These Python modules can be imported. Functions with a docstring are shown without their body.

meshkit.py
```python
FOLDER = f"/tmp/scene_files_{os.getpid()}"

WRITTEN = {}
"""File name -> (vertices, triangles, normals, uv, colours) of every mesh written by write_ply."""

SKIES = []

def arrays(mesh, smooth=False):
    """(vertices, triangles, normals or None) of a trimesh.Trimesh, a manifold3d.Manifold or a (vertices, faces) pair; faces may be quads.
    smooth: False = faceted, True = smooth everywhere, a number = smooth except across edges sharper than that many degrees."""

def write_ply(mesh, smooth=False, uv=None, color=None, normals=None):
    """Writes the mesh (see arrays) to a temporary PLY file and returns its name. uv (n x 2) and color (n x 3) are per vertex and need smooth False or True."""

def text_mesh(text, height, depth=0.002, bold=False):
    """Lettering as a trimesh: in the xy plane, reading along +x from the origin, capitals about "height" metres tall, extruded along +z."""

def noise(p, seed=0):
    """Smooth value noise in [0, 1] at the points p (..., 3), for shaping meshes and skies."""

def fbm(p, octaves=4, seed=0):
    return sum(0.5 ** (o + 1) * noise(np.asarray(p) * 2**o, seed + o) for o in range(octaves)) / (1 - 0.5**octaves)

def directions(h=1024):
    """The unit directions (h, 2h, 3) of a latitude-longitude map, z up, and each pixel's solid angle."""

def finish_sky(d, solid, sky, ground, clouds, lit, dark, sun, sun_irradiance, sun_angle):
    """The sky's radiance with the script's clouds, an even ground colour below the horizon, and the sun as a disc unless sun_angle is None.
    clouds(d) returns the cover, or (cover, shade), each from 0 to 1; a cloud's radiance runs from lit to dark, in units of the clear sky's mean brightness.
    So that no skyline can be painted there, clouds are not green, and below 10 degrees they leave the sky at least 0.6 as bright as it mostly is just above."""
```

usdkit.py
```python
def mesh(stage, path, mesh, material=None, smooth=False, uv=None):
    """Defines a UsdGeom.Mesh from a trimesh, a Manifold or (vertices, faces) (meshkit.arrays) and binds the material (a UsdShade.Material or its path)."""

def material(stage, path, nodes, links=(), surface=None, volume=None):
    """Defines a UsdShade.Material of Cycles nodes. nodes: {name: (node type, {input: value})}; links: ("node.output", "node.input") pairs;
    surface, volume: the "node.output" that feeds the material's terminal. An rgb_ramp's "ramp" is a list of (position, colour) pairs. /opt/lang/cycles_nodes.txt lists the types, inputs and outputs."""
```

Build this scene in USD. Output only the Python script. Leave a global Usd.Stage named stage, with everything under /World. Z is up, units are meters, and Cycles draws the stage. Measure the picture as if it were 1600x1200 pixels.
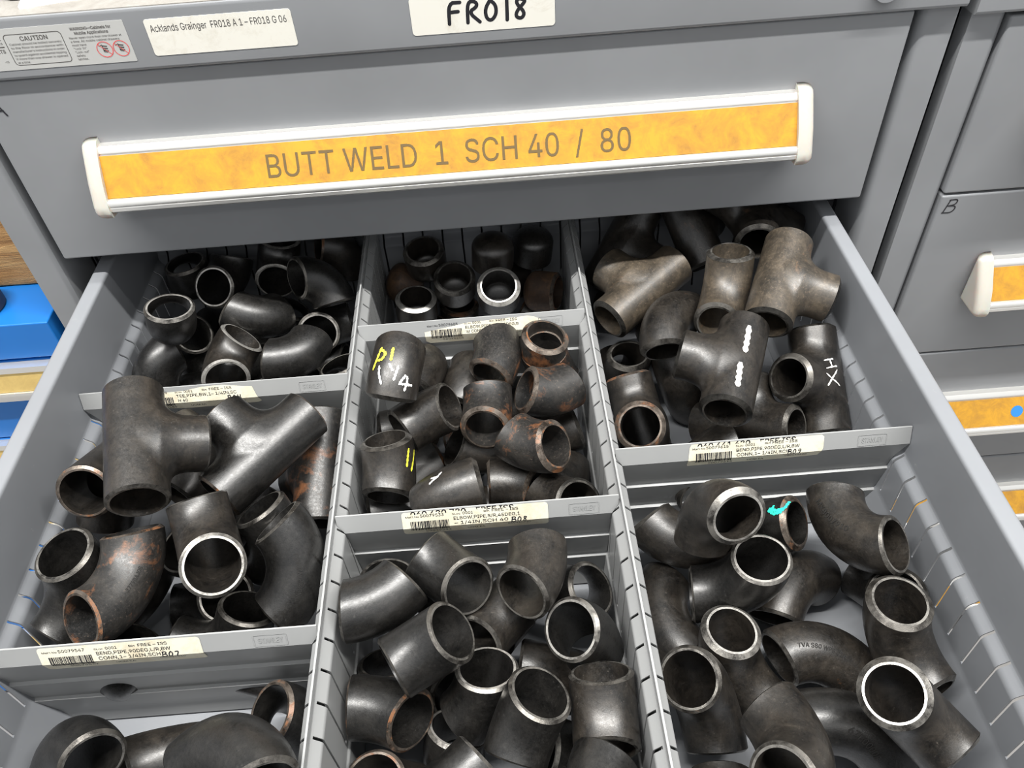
import math, random
import numpy as np
import trimesh
import manifold3d as m3
import shapely
from shapely.geometry import Polygon, LineString, box as sbox
from pxr import Usd, UsdGeom, UsdLux, UsdShade, Gf, Sdf, Vt
import usdkit, meshkit

random.seed(7)
rng = np.random.default_rng(7)
stage = Usd.Stage.CreateInMemory()
UsdGeom.SetStageUpAxis(stage, UsdGeom.Tokens.z)
UsdGeom.SetStageMetersPerUnit(stage, 1.0)
UsdGeom.Xform.Define(stage, '/World')
UsdGeom.Scope.Define(stage, '/World/Looks')

# ------------------------------------------------------------------ camera, lights, exposure
F_PX = 1252.39
CAM_R = np.array([[0.99699348, -0.05595576, -0.05359987], [-0.07748086, -0.71241217, -0.69747087], [0.00084231, 0.69952687, -0.71460580]])
CAM_C = np.array([0.399666, -0.617853, 0.423541])
cam = UsdGeom.Camera.Define(stage, '/World/camera')
m = np.eye(4)
m[0, :3], m[1, :3], m[2, :3], m[3, :3] = CAM_R[0], -CAM_R[1], -CAM_R[2], CAM_C
cam.AddTransformOp().Set(Gf.Matrix4d(*m.ravel().tolist()))
cam.CreateHorizontalApertureAttr(36.0)
cam.CreateVerticalApertureAttr(27.0)
cam.CreateFocalLengthAttr(36.0 * F_PX / 1600.0)
cam.CreateClippingRangeAttr(Gf.Vec2f(0.01, 100.0))
cam.CreateExposureAttr(0.0)


def rect_light(name, loc, w, h, power, color, rot=(0, 0, 0)):
    l = UsdLux.RectLight.Define(stage, '/World/' + name)
    x = UsdGeom.Xformable(l)
    x.AddTranslateOp().Set(Gf.Vec3d(*loc))
    x.AddRotateXYZOp().Set(Gf.Vec3f(*rot))
    l.CreateWidthAttr(w)
    l.CreateHeightAttr(h)
    l.CreateIntensityAttr(power)
    l.CreateColorAttr(Gf.Vec3f(*color))
    return l


# ceiling lamps of the store room: a long row of tubes overhead, parallel to the cabinet fronts, and a second row further back
TUBE = 305.0
rect_light('ceiling_tube', (0.50, -0.565, 2.05), 3.4, 0.045, TUBE, (1.0, 0.985, 0.95))
rect_light('ceiling_tube_001', (0.9, -2.6, 2.3), 3.0, 0.25, 4.0, (1.0, 0.985, 0.95), (25, 0, 0))
dome = UsdLux.DomeLight.Define(stage, '/World/room_light')
dome.CreateIntensityAttr(0.21)
dome.CreateColorAttr(Gf.Vec3f(0.96, 0.98, 1.0))

# ------------------------------------------------------------------ helpers
_used = {}


def numbered(path):
    n = _used.get(path, 0)
    _used[path] = n + 1
    return path if n == 0 else f'{path}_{n:03d}'


def tag(prim, label=None, cat=None, group=None, kind=None):
    p = prim.GetPrim() if hasattr(prim, 'GetPrim') else prim
    for k, v in (('label', label), ('category', cat), ('group', group), ('kind', kind)):
        if v:
            p.SetCustomDataByKey(k, v)
    return p


def obj(name, mesh, mat, parent=None, smooth=30, label=None):
    base = parent.GetPath().pathString if parent is not None else '/World'
    g = usdkit.mesh(stage, numbered(base + '/' + name), mesh, mat, smooth=smooth)
    if label:
        tag(g, label)
    return g.GetPrim()


def thing(name, label, cat, group=None, loc=None):
    x = UsdGeom.Xform.Define(stage, numbered('/World/' + name))
    if loc is not None:
        x.AddTranslateOp().Set(Gf.Vec3d(*loc))
    return tag(x, label, cat, group)


def cat(ms):
    return trimesh.util.concatenate([x if isinstance(x, trimesh.Trimesh) else to_tm(x) for x in ms])


def to_tm(man):
    mm = man.to_mesh()
    return trimesh.Trimesh(np.array(mm.vert_properties[:, :3]), np.array(mm.tri_verts), process=False)


def bx(x0, x1, y0, y1, z0, z1, r=0.0):
    """box, with its edges rounded when r > 0"""
    if r <= 0:
        b = trimesh.creation.box([x1 - x0, y1 - y0, z1 - z0])
        b.apply_translation([(x0 + x1) / 2, (y0 + y1) / 2, (z0 + z1) / 2])
        return b
    s = m3.Manifold.sphere(r, 16)
    return to_tm(m3.Manifold.batch_hull([s.translate([x, y, z]) for x in (x0 + r, x1 - r) for y in (y0 + r, y1 - r) for z in (z0 + r, z1 - r)]))


def extr(poly, a0, a1, axis):
    """extrudes a polygon: axis 'y': polygon in (x, z); 'x': polygon in (y, z); 'z': polygon in (x, y)"""
    out = []
    for g in getattr(poly, 'geoms', [poly]):
        if g.is_empty or g.geom_type != 'Polygon':
            continue
        t = trimesh.creation.extrude_polygon(g, a1 - a0, engine='earcut')
        v = np.array(t.vertices)
        v[:, 2] += a0
        f = np.array(t.faces)
        if axis == 'y':
            v = v[:, [0, 2, 1]]
            f = f[:, ::-1]
        elif axis == 'x':
            v = v[:, [2, 0, 1]]
        out.append(trimesh.Trimesh(v, f, process=False))
    return trimesh.util.concatenate(out)


def rounded(pts, rad, n=4):
    """polyline with its inner corners rounded"""
    pts = [np.array(p, float) for p in pts]
    out = [pts[0]]
    for a, b, c in zip(pts, pts[1:], pts[2:]):
        u, v = a - b, c - b
        r = min(rad, np.linalg.norm(u) * .45, np.linalg.norm(v) * .45)
        p, q = b + u / np.linalg.norm(u) * r, b + v / np.linalg.norm(v) * r
        for t in np.linspace(0, 1, n + 1):
            out.append((1 - t) ** 2 * p + 2 * t * (1 - t) * b + t * t * q)
    return out + [pts[-1]]


def sheet(pts, t, rad=0.0):
    if rad:
        pts = rounded(pts, rad)
    return LineString([tuple(p) for p in pts]).buffer(t / 2, cap_style='flat', join_style='mitre')


def text2d(s, h, width=None, bold=False):
    """printed lettering as flat triangles (vertices 2D, faces), baseline at the origin"""
    t = meshkit.text_mesh(s, h, 0.001, bold)
    keep = t.face_normals[:, 2] > .5
    f = t.faces[keep]
    idx, inv = np.unique(f, return_inverse=True)
    v = np.array(t.vertices)[idx][:, :2]
    if width:
        v[:, 0] *= width / max(v[:, 0].max(), 1e-6)
    return v, inv.reshape(-1, 3)


def stroke2d(lines, w):
    """handwriting: pen strokes of width w, as flat triangles"""
    def soft(l):   # rounds the corners of a pen stroke
        for _ in range(2):
            if len(l) < 3:
                return l
            q = [l[0]]
            for a, b in zip(l, l[1:]):
                q += [(a[0] * .75 + b[0] * .25, a[1] * .75 + b[1] * .25), (a[0] * .25 + b[0] * .75, a[1] * .25 + b[1] * .75)]
            l = q + [l[-1]]
        return l
    g = shapely.union_all([LineString(soft(l)).buffer(w / 2, 4) for l in lines])
    vs, fs, n = [], [], 0
    for p in getattr(g, 'geoms', [g]):
        v, f = trimesh.creation.triangulate_polygon(p, engine='earcut')
        v, f = np.array(v), np.array(f)
        a, b, c = v[f[:, 0]], v[f[:, 1]], v[f[:, 2]]
        flip = ((b - a)[:, 0] * (c - a)[:, 1] - (b - a)[:, 1] * (c - a)[:, 0]) < 0
        f[flip] = f[flip][:, ::-1]
        vs.append(v)
        fs.append(f + n)
        n += len(v)
    return np.vstack(vs), np.vstack(fs)


def poly2d(g):
    v, f = trimesh.creation.triangulate_polygon(g, engine='earcut')
    v, f = np.array(v), np.array(f)
    a, b, c = v[f[:, 0]], v[f[:, 1]], v[f[:, 2]]
    flip = ((b - a)[:, 0] * (c - a)[:, 1] - (b - a)[:, 1] * (c - a)[:, 0]) < 0
    f[flip] = f[flip][:, ::-1]
    return v, f


def place2d(parts, fn):
    """joins flat pieces [(v2, f)] through fn: (n,2) -> (n,3)"""
    vs, fs, n = [], [], 0
    for v, f in parts:
        vs.append(fn(np.asarray(v)))
        fs.append(np.asarray(f) + n)
        n += len(v)
    return trimesh.Trimesh(np.vstack(vs), np.vstack(fs), process=False)


def split_at(p, y):
    """cuts flat triangles along the line at the height y, so that they can fold there"""
    v, f = [tuple(q) for q in np.asarray(p[0])], []
    for t in np.asarray(p[1]):
        side = [v[i][1] > y + 1e-9 for i in t]
        if all(side) or not any(side) or any(abs(v[i][1] - y) < 1e-9 for i in t):
            f.append(tuple(t))
            continue
        k = next(i for i in range(3) if side.count(side[i]) == 1)
        a, b, c = t[k], t[(k + 1) % 3], t[(k + 2) % 3]
        cut = []
        for o in (b, c):
            s = (y - v[a][1]) / (v[o][1] - v[a][1])
            v.append((v[a][0] + (v[o][0] - v[a][0]) * s, y))
            cut.append(len(v) - 1)
        f += [(a, cut[0], cut[1]), (cut[0], b, c), (cut[0], c, cut[1])]
    return np.array(v), np.array(f)


def shift(p, dx, dy):
    return p[0] + np.array([dx, dy]), p[1]


GLYPH = {  # handwriting, in a unit-high box
    'B': [[(.05, 0), (.05, 1)], [(.0, .98), (.55, 1.02), (.58, .6), (.1, .53)], [(.1, .53), (.72, .5), (.68, -.02), (.0, .0)]],
    '0': [[(.3, 1), (.05, .6), (.1, .15), (.35, 0), (.6, .3), (.58, .75), (.3, 1)]],
    '4': [[(.05, 1), (.08, .45), (.6, .5)], [(.55, 1), (.55, 0)]],
    '7': [[(.05, .9), (.6, 1), (.3, 0)]],
    '8': [[(.5, .9), (.2, 1), (.1, .75), (.55, .3), (.4, 0), (.1, .1), (.15, .4), (.55, .8), (.5, .9)]],
    '9': [[(.55, .6), (.2, .5), (.1, .85), (.4, 1), (.58, .8), (.5, .3), (.3, 0)]],
    'F': [[(.1, 0), (.1, 1), (.65, 1)], [(.1, .55), (.55, .57)]],
    'R': [[(.1, 0), (.1, 1), (.5, 1), (.6, .75), (.15, .5), (.7, 0)]],
    '1': [[(.2, 1), (.22, 0)]],
    'A': [[(0, 0), (.3, 1), (.75, .1)], [(.1, .4), (.62, .42)]],
    'H': [[(.05, 0), (.05, 1)], [(.05, .5), (.6, .5)], [(.6, 0), (.6, 1)]],
    'X': [[(0, 0), (.6, 1)], [(0, 1), (.6, 0)]],
    'p': [[(.0, -.5), (.25, .75)], [(.2, .7), (.5, .75), (.45, .3), (.12, .2)]],
}


def hand(s, h, w, adv=.78, slant=.12):
    out, x = [], 0
    for ch in s:
        for l in GLYPH.get(ch, []):
            out.append([((x + px + slant * py) * h, py * h) for px, py in l])
        x += adv if ch != '1' else adv * .6
    return stroke2d(out, w)


# ------------------------------------------------------------------ materials
def mat(name, nodes, links, surface='p.BSDF'):
    return usdkit.material(stage, '/World/Looks/' + name, nodes, links, surface=surface)


def plain(name, color, rough=.5, metal=0.0, spec=.5, **kw):
    return mat(name, {'p': ('principled_bsdf', dict(base_color=color, roughness=rough, metallic=metal, specular_ior_level=spec, **kw))}, [])


def painted(name, color, rough=.42, wear=(.36, .36, .36), amount=.70, spec=.45):
    """enamel on sheet metal: faint orange peel, a little blotchiness, small scratches and dirt"""
    return mat(name, {
        'tc': ('texture_coordinate', {}),
        'n1': ('noise_texture', {'scale': 9.0, 'detail': 4.0}),
        'r1': ('rgb_ramp', {'ramp': [(.3, tuple(c * .93 for c in color)), (.7, tuple(min(1, c * 1.07) for c in color))]}),
        'n2': ('noise_texture', {'scale': 55.0, 'detail': 9.0, 'roughness': .8}),
        'r2': ('rgb_ramp', {'ramp': [(amount, (0, 0, 0)), (amount + .07, (1, 1, 1))]}),
        'mx': ('mix_color', {'b': wear}),
        'n3': ('noise_texture', {'scale': 900.0, 'detail': 2.0}),
        'bp': ('bump', {'strength': .05, 'distance': .0004}),
        'p': ('principled_bsdf', {'roughness': rough, 'specular_ior_level': spec})},
        [('tc.object', 'n1.vector'), ('tc.object', 'n2.vector'), ('tc.object', 'n3.vector'), ('n1.fac', 'r1.fac'), ('n2.fac', 'r2.fac'), ('r2.color', 'mx.fac'),
         ('r1.color', 'mx.a'), ('mx.result', 'p.base_color'), ('n3.fac', 'bp.height'), ('bp.normal', 'p.normal')])


def steel(name, dark, mid, rust, rust_at, rough=(.34, .55), metal=.15, speck=None, speck_at=.6):
    """black mill scale: dark oxide, paler handling marks, rust in patches; every copy looks up its own part of the noise"""
    nodes = {
        'tc': ('texture_coordinate', {}), 'oi': ('object_info', {}),
        'off': ('vector_math', {'math_type': 'scale', 'scale': 9.0}), 'one': ('combine_xyz', {'x': 1.0, 'y': 1.7, 'z': .6}),
        'mulr': ('vector_math', {'math_type': 'multiply'}), 'cx': ('combine_xyz', {}),
        'add': ('vector_math', {'math_type': 'add'}),
        'n1': ('noise_texture', {'scale': 48.0, 'detail': 9.0, 'roughness': .78, 'distortion': .4}),
        'r1': ('rgb_ramp', {'ramp': [(.38, dark), (.50, tuple((a + b) * .4 for a, b in zip(dark, mid))), (.66, mid)]}),
        'n2': ('noise_texture', {'scale': 26.0, 'detail': 8.0, 'roughness': .72, 'distortion': .6}),
        'r2': ('rgb_ramp', {'ramp': [(rust_at, (0, 0, 0)), (rust_at + .1, (1, 1, 1))]}),
        'mx': ('mix_color', {'b': rust}),
        'n3': ('noise_texture', {'scale': 1100.0, 'detail': 3.0, 'roughness': .6}),
        'n4': ('noise_texture', {'scale': 420.0, 'detail': 6.0, 'roughness': .8}),
        'r4': ('rgb_ramp', {'ramp': [(speck_at, (0, 0, 0)), (speck_at + .12, (1, 1, 1))]}),
        'mx2': ('mix_color', {'b': speck or tuple(min(1, c * 2.2) for c in mid)}),
        'rr': ('map_range', {'from_min': .3, 'from_max': .7, 'to_min': rough[0], 'to_max': rough[1]}),
        'bp': ('bump', {'strength': .16, 'distance': .0004}),
        'mt': ('map_range', {'from_min': 0.0, 'from_max': 1.0, 'to_min': metal, 'to_max': 0.05}),
        'p': ('principled_bsdf', {'specular_ior_level': 1.0})}
    links = [('oi.random', 'cx.x'), ('oi.random', 'cx.y'), ('oi.random', 'cx.z'), ('cx.vector', 'mulr.vector1'), ('one.vector', 'mulr.vector2'), ('mulr.vector', 'off.vector1'),
             ('tc.object', 'add.vector1'), ('off.vector', 'add.vector2'),
             ('add.vector', 'n1.vector'), ('add.vector', 'n2.vector'), ('add.vector', 'n3.vector'), ('add.vector', 'n4.vector'),
             ('n1.fac', 'r1.fac'), ('n2.fac', 'r2.fac'), ('n4.fac', 'r4.fac'), ('r1.color', 'mx2.a'), ('r4.color', 'mx2.fac'), ('mx2.result', 'mx.a'), ('r2.color', 'mx.fac'), ('mx.result', 'p.base_color'),
             ('n4.fac', 'rr.value'), ('rr.result', 'p.roughness'), ('n3.fac', 'bp.height'), ('bp.normal', 'p.normal'), ('r2.color', 'mt.value'), ('mt.result', 'p.metallic')]
    return mat(name, nodes, links)


def bare_rim(name, bright, dark, rust, at=.5, rust_at=.62):
    """machined bevel: bare metal with patches of scale and rust"""
    nodes = {
        'tc': ('texture_coordinate', {}), 'oi': ('object_info', {}), 'cx': ('combine_xyz', {}), 'off': ('vector_math', {'math_type': 'scale', 'scale': 11.0}), 'add': ('vector_math', {'math_type': 'add'}),
        'n1': ('noise_texture', {'scale': 75.0, 'detail': 6.0, 'roughness': .7}), 'r1': ('rgb_ramp', {'ramp': [(at - .12, dark), (at + .1, bright)]}),
        'n2': ('noise_texture', {'scale': 52.0, 'detail': 7.0, 'roughness': .7}), 'r2': ('rgb_ramp', {'ramp': [(rust_at, (0, 0, 0)), (rust_at + .08, (1, 1, 1))]}),
        'mx': ('mix_color', {'b': rust}), 'n3': ('noise_texture', {'scale': 1800.0, 'detail': 2.0}), 'bp': ('bump', {'strength': .25, 'distance': .0004}),
        'mt': ('map_range', {'to_min': .7, 'to_max': .05}),
        'p': ('principled_bsdf', {'roughness': .36})}
    links = [('oi.random', 'cx.x'), ('oi.random', 'cx.y'), ('oi.random', 'cx.z'), ('cx.vector', 'off.vector1'), ('tc.object', 'add.vector1'), ('off.vector', 'add.vector2'),
             ('add.vector', 'n1.vector'), ('add.vector', 'n2.vector'), ('add.vector', 'n3.vector'), ('n1.fac', 'r1.fac'), ('n2.fac', 'r2.fac'), ('r1.color', 'mx.a'), ('r2.color', 'mx.fac'),
             ('mx.result', 'p.base_color'), ('n3.fac', 'bp.height'), ('bp.normal', 'p.normal'), ('r2.color', 'mt.value'), ('mt.result', 'p.metallic')]
    return mat(name, nodes, links)


GREY = (.238, .245, .256)
M = {
    'cabinet': painted('cabinet_enamel', GREY),
    'drawer': painted('drawer_enamel', (.24, .25, .268), amount=.64),
    'divider': painted('divider_enamel', (.33, .335, .335), rough=.38),
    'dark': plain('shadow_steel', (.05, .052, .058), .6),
    'blue': painted('blue_enamel', (.012, .16, .52), rough=.35, wear=(.25, .3, .4), amount=.66),
    'alu': plain('aluminium', (.86, .85, .82), .28, metal=.75),
    'cap': plain('milky_plastic', (.50, .47, .42), .35, subsurface_weight=.25, subsurface_scale=.004),
    'ink': plain('black_ink', (.012, .012, .016), .5),
    'ink_brown': plain('faded_print', (.13, .085, .03), .5),
    'ink_grey': plain('grey_print', (.09, .085, .08), .6),
    'red': plain('red_print', (.75, .07, .07), .5),
    'dot': plain('blue_dot_paper', (.03, .22, .75), .5),
    'foil': plain('brushed_foil', (.60, .60, .58), .4, metal=.35),
    'white_paint': plain('white_marker', (.82, .82, .79), .5),
    'yellow_paint': plain('yellow_marker', (.78, .76, .06), .5),
    'teal_paint': plain('teal_marker', (.03, .62, .47), .5),
    'pale_paint': plain('pale_worn_marker', (.60, .58, .54), .6),
    'black_plastic': plain('black_plastic', (.015, .015, .018), .4),
    'tape': plain('dark_tape', (.03, .03, .04), .5),
    'core': plain('cardboard', (.42, .27, .13), .8),
    'concrete': painted('concrete', (.30, .29, .28), rough=.8, wear=(.2, .2, .2)),
    'plaster': painted('plaster', (.62, .62, .60), rough=.8, wear=(.5, .5, .5)),
    'stamp': plain('stamped_shadow', (.012, .011, .010), .7),
}


def stained_paper(name, color, stain, at=.6, rough=.6):
    return mat(name, {'tc': ('texture_coordinate', {}), 'n1': ('noise_texture', {'scale': 45.0, 'detail': 8.0, 'roughness': .75, 'distortion': .5}),
                      'r1': ('rgb_ramp', {'ramp': [(at - .22, color), (at + .16, stain)]}), 'p': ('principled_bsdf', {'roughness': rough})},
               [('tc.object', 'n1.vector'), ('n1.fac', 'r1.fac'), ('r1.color', 'p.base_color')])


M['card'] = stained_paper('yellow_card', (.57, .29, .024), (.27, .13, .035), .62, .4)
M['card_pale'] = stained_paper('pale_yellow_card', (.80, .58, .20), (.62, .42, .14), .62, .4)
M['label'] = stained_paper('label_paper', (.80, .76, .62), (.55, .45, .28), .68)
M['label_white'] = stained_paper('white_label_paper', (.76, .74, .67), (.55, .50, .40), .74)
M['worktop'] = stained_paper('worn_worktop', (.34, .325, .30), (.22, .20, .175), .58)
M['paper'] = stained_paper('white_sheet', (.82, .81, .78), (.7, .68, .64), .8)
M['wood'] = mat('rough_timber', {
    'tc': ('texture_coordinate', {}), 'mp': ('mapping', {'scale': (3.0, 3.0, 26.0)}), 'n1': ('noise_texture', {'scale': 3.2, 'detail': 8.0, 'roughness': .7, 'distortion': 1.2}),
    'r1': ('rgb_ramp', {'ramp': [(.3, (.09, .035, .012)), (.5, (.42, .22, .08)), (.72, (.66, .42, .18))]}), 'bp': ('bump', {'strength': .6, 'distance': .004}), 'p': ('principled_bsdf', {'roughness': .75})},
    [('tc.object', 'mp.vector'), ('mp.vector', 'n1.vector'), ('n1.fac', 'r1.fac'), ('r1.color', 'p.base_color'), ('n1.fac', 'bp.height'), ('bp.normal', 'p.normal')])

STEEL = {
    'dark': steel('mill_scale', (.0045, .0043, .0041), (.024, .0222, .020), (.12, .052, .022), .72, rough=(.25, .46)),
    'brown': steel('brown_scale', (.0065, .0057, .005), (.042, .035, .028), (.14, .068, .032), .67, rough=(.27, .5)),
    'tan': steel('tan_speckled_scale', (.030, .025, .019), (.115, .090, .063), (.16, .098, .056), .60, rough=(.32, .52), speck=(.17, .122, .08), speck_at=.57),
    'rusty': steel('rust_patched_scale', (.0075, .0075, .0075), (.042, .037, .032), (.20, .080, .032), .55, rough=(.3, .6), speck=(.19, .135, .10), speck_at=.60),
    'rust': steel('rusted_through', (.035, .016, .007), (.09, .043, .017), (.12, .058, .02), .5, rough=(.6, .8)),
}
RIM = {
    'shiny': bare_rim('shiny_bevel', (.60, .58, .54), (.12, .11, .10), (.22, .11, .06), .44, .72),
    'bright': bare_rim('bright_bevel', (.30, .285, .26), (.04, .037, .034), (.20, .10, .06), .50, .70),
    'dull': bare_rim('dull_bevel', (.16, .15, .135), (.032, .029, .026), (.14, .075, .045), .5, .67),
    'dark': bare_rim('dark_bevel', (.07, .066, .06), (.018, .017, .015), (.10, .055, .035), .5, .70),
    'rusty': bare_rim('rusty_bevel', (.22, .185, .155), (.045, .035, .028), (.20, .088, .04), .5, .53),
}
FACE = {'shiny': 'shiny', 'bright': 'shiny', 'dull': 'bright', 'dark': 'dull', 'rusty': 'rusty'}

# ------------------------------------------------------------------ the cabinets
HANDLE = [(-.0000, .0530), (-.0080, .0490), (-.0095, .0440), (-.0300, .0060), (-.0325, .0020), (-.0310, .0000), (-.0050, -.0005), (-.0000, .0000)]   # (y, z) above the handle's foot


def handle(front, x0, x1, zb, yf, card='card', text=None, cap_left=True, cap_right=True, ink='ink_brown', tx=None, tw=None):
    """full-width label handle: extruded rail, slanted card in it, plastic end caps"""
    P = Polygon([(-.0, .0490), (-.0065, .0490), (-.0095, .0462), (-.0105, .0435), (-.0125, .0412), (-.0270, .0148), (-.0300, .0098), (-.0322, .0065), (-.0322, .0035), (-.0300, .0012), (-.0060, .0), (-.0, .0)])
    cut = Polygon([(-.0090, .0442), (-.0140, .0442), (-.0330, .0115), (-.0255, .0135)])
    rail = extr(P.difference(cut.buffer(.0001)), x0, x1, 'x')
    rail.apply_translation([0, yf, zb])
    # rounded lower lip and the groove beneath it
    lip = trimesh.creation.cylinder(.0042, x1 - x0, sections=24)
    lip.apply_transform(trimesh.transformations.rotation_matrix(math.pi / 2, [0, 1, 0]))
    lip.apply_translation([(x0 + x1) / 2, yf - .0282, zb + .0090])
    lip2 = lip.copy()
    lip2.apply_translation([0, .0034, -.0056])
    obj('handle_rail', cat([rail, lip, lip2]), M['alu'], front)
    # the card lies in the slot, facing up and out
    a, b = np.array([-.0110, .0428]), np.array([-.0272, .0131])
    d = (b - a) / np.linalg.norm(b - a)
    n = np.array([d[1], -d[0]])
    n = n if n[0] < 0 else -n
    t = Polygon([a, b, b + n * .0006, a + n * .0006])
    cm = extr(t, x0 + .0005, x1 - .0005, 'x')
    cm.apply_translation([0, yf, zb])
    co = obj('label_card', cm, M[card], front)

    def on_card(v):   # v: x to the right, y up the slope from the card's foot
        p = b[None] - d[None] * v[:, 1:2] + n * .00085
        return np.c_[v[:, 0], yf + p[:, 0], zb + p[:, 1]]
    if text:
        hh = .0185
        v = text2d(text, hh, tw)
        obj('lettering', place2d([shift(v, tx, .0068)], on_card), M[ink], co, smooth=False)
    capP = Polygon([(.0, .0545), (-.0070, .0525), (-.0105, .0490), (-.0250, .0270), (-.0335, .0090), (-.0345, .0030), (-.0325, -.0020), (-.0250, -.0030), (-.0, -.0030)])
    for on, xa, xb in ((cap_left, x0 - .0125, x0 + .0012), (cap_right, x1 - .0012, x1 + .0125)):
        if on:
            out = -1 if xa < x0 else 1
            x_in, x_out = (xb, xa) if out < 0 else (xa, xb)
            slabs = []
            for f, inset in ((0, 0), (.45, 0), (.7, .0006), (.86, .0016), (.96, .0032), (1.0, .0052)):
                q = capP.buffer(-inset).simplify(.0001)
                q = q if q.geom_type == 'Polygon' else max(q.geoms, key=lambda g: g.area)
                x = x_in + (x_out - x_in) * f
                slabs += [(x, py, pz) for py, pz in q.exterior.coords[:-1]]
            c = trimesh.convex.convex_hull(np.array(slabs))
            c.apply_translation([0, yf, zb])
            obj('end_cap', c, M['cap'], front)
    return on_card, co


def closed_drawer(parent, x0, x1, z0, z1, yf=0.0, mat='cabinet', **kw):
    front = obj('drawer', bx(x0, x1, yf, yf + .018, z0, z1, .0022), M[mat], parent)
    on, co = handle(front, zb=z0 + kw.pop('hz'), yf=yf, **kw)
    return front, on, co


def sticker(parent, x0, x1, z0, z1, y, mat, rad=.003, t=.0003, name='sticker', label=None):
    g = sbox(x0 + rad, z0 + rad, x1 - rad, z1 - rad).buffer(rad, 5)
    return obj(name, extr(g, y - t, y, 'y'), M[mat], parent, smooth=False, label=label)


def on_face(y):
    return lambda v: np.c_[v[:, 0], np.full(len(v), y), v[:, 1]]


def cabinet_body(c, x0, x1, z_top, z_floor, depth, mat, zlip, post=.0385, lipy=-.0048):
    for a, b in ((x0, x0 + .0015), (x1 - .0015, x1)):
        obj('side_panel', bx(a, b, .02, depth, z_floor, z_top - .002), M[mat], c)
    obj('back_panel', bx(x0 + .0015, x1 - .0015, depth - .0015, depth, z_floor, z_top - .002), M[mat], c)
    for a, b, s in ((x0, x0 + post, 1), (x1 - post, x1, -1)):
        # rounded inner edge, as the folded post has
        pl = [(a, .055), (a, .004), (a + .001, .003), (b - .001, .003), (b, .004), (b, .055)] if s > 0 else [(a, .055), (a, .004), (a + .001, .003), (b - .001, .003), (b, .004), (b, .055)]
        pl = [(a, .055), (a, .003), (b - .007, .003), (b - .0045, .0038), (b - .0018, .0062), (b - .0004, .0105), (b, .055)] if s > 0 else [(a, .055), (a, .0105), (a + .0018, .0062), (a + .0045, .0038), (a + .008, .003), (b, .003), (b, .055)]
        obj('post', extr(Polygon(pl), z_floor + .05, zlip + .002, 'z'), M[mat], c)
    hp = Polygon([(.02, zlip + .0005), (-.0016, zlip + .0005), (-.0036, zlip + .0014), (lipy, zlip + .0040), (lipy, z_top - .003), (lipy + .0008, z_top - .0010), (lipy + .0025, z_top), (.02, z_top)])
    return obj('header', extr(hp, x0 - .0015, x1 + .0015, 'x'), M[mat], c)


Z_FLOOR = -.86
main = thing('tool_cabinet', 'large grey steel drawer cabinet with one drawer pulled out under its yellow label', 'cabinet')
ZL, ZT = .1676, .2145
header = cabinet_body(main, -.0378, .7676, ZT, Z_FLOOR, .70, 'cabinet', ZL, post=.0290)
obj('top_panel', bx(-.0392, .7690, -.0030, .70, ZT - .002, ZT + .0003), M['worktop'], main)
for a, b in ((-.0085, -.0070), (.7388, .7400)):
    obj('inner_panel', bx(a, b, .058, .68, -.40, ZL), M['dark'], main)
LY = -.0048
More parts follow.
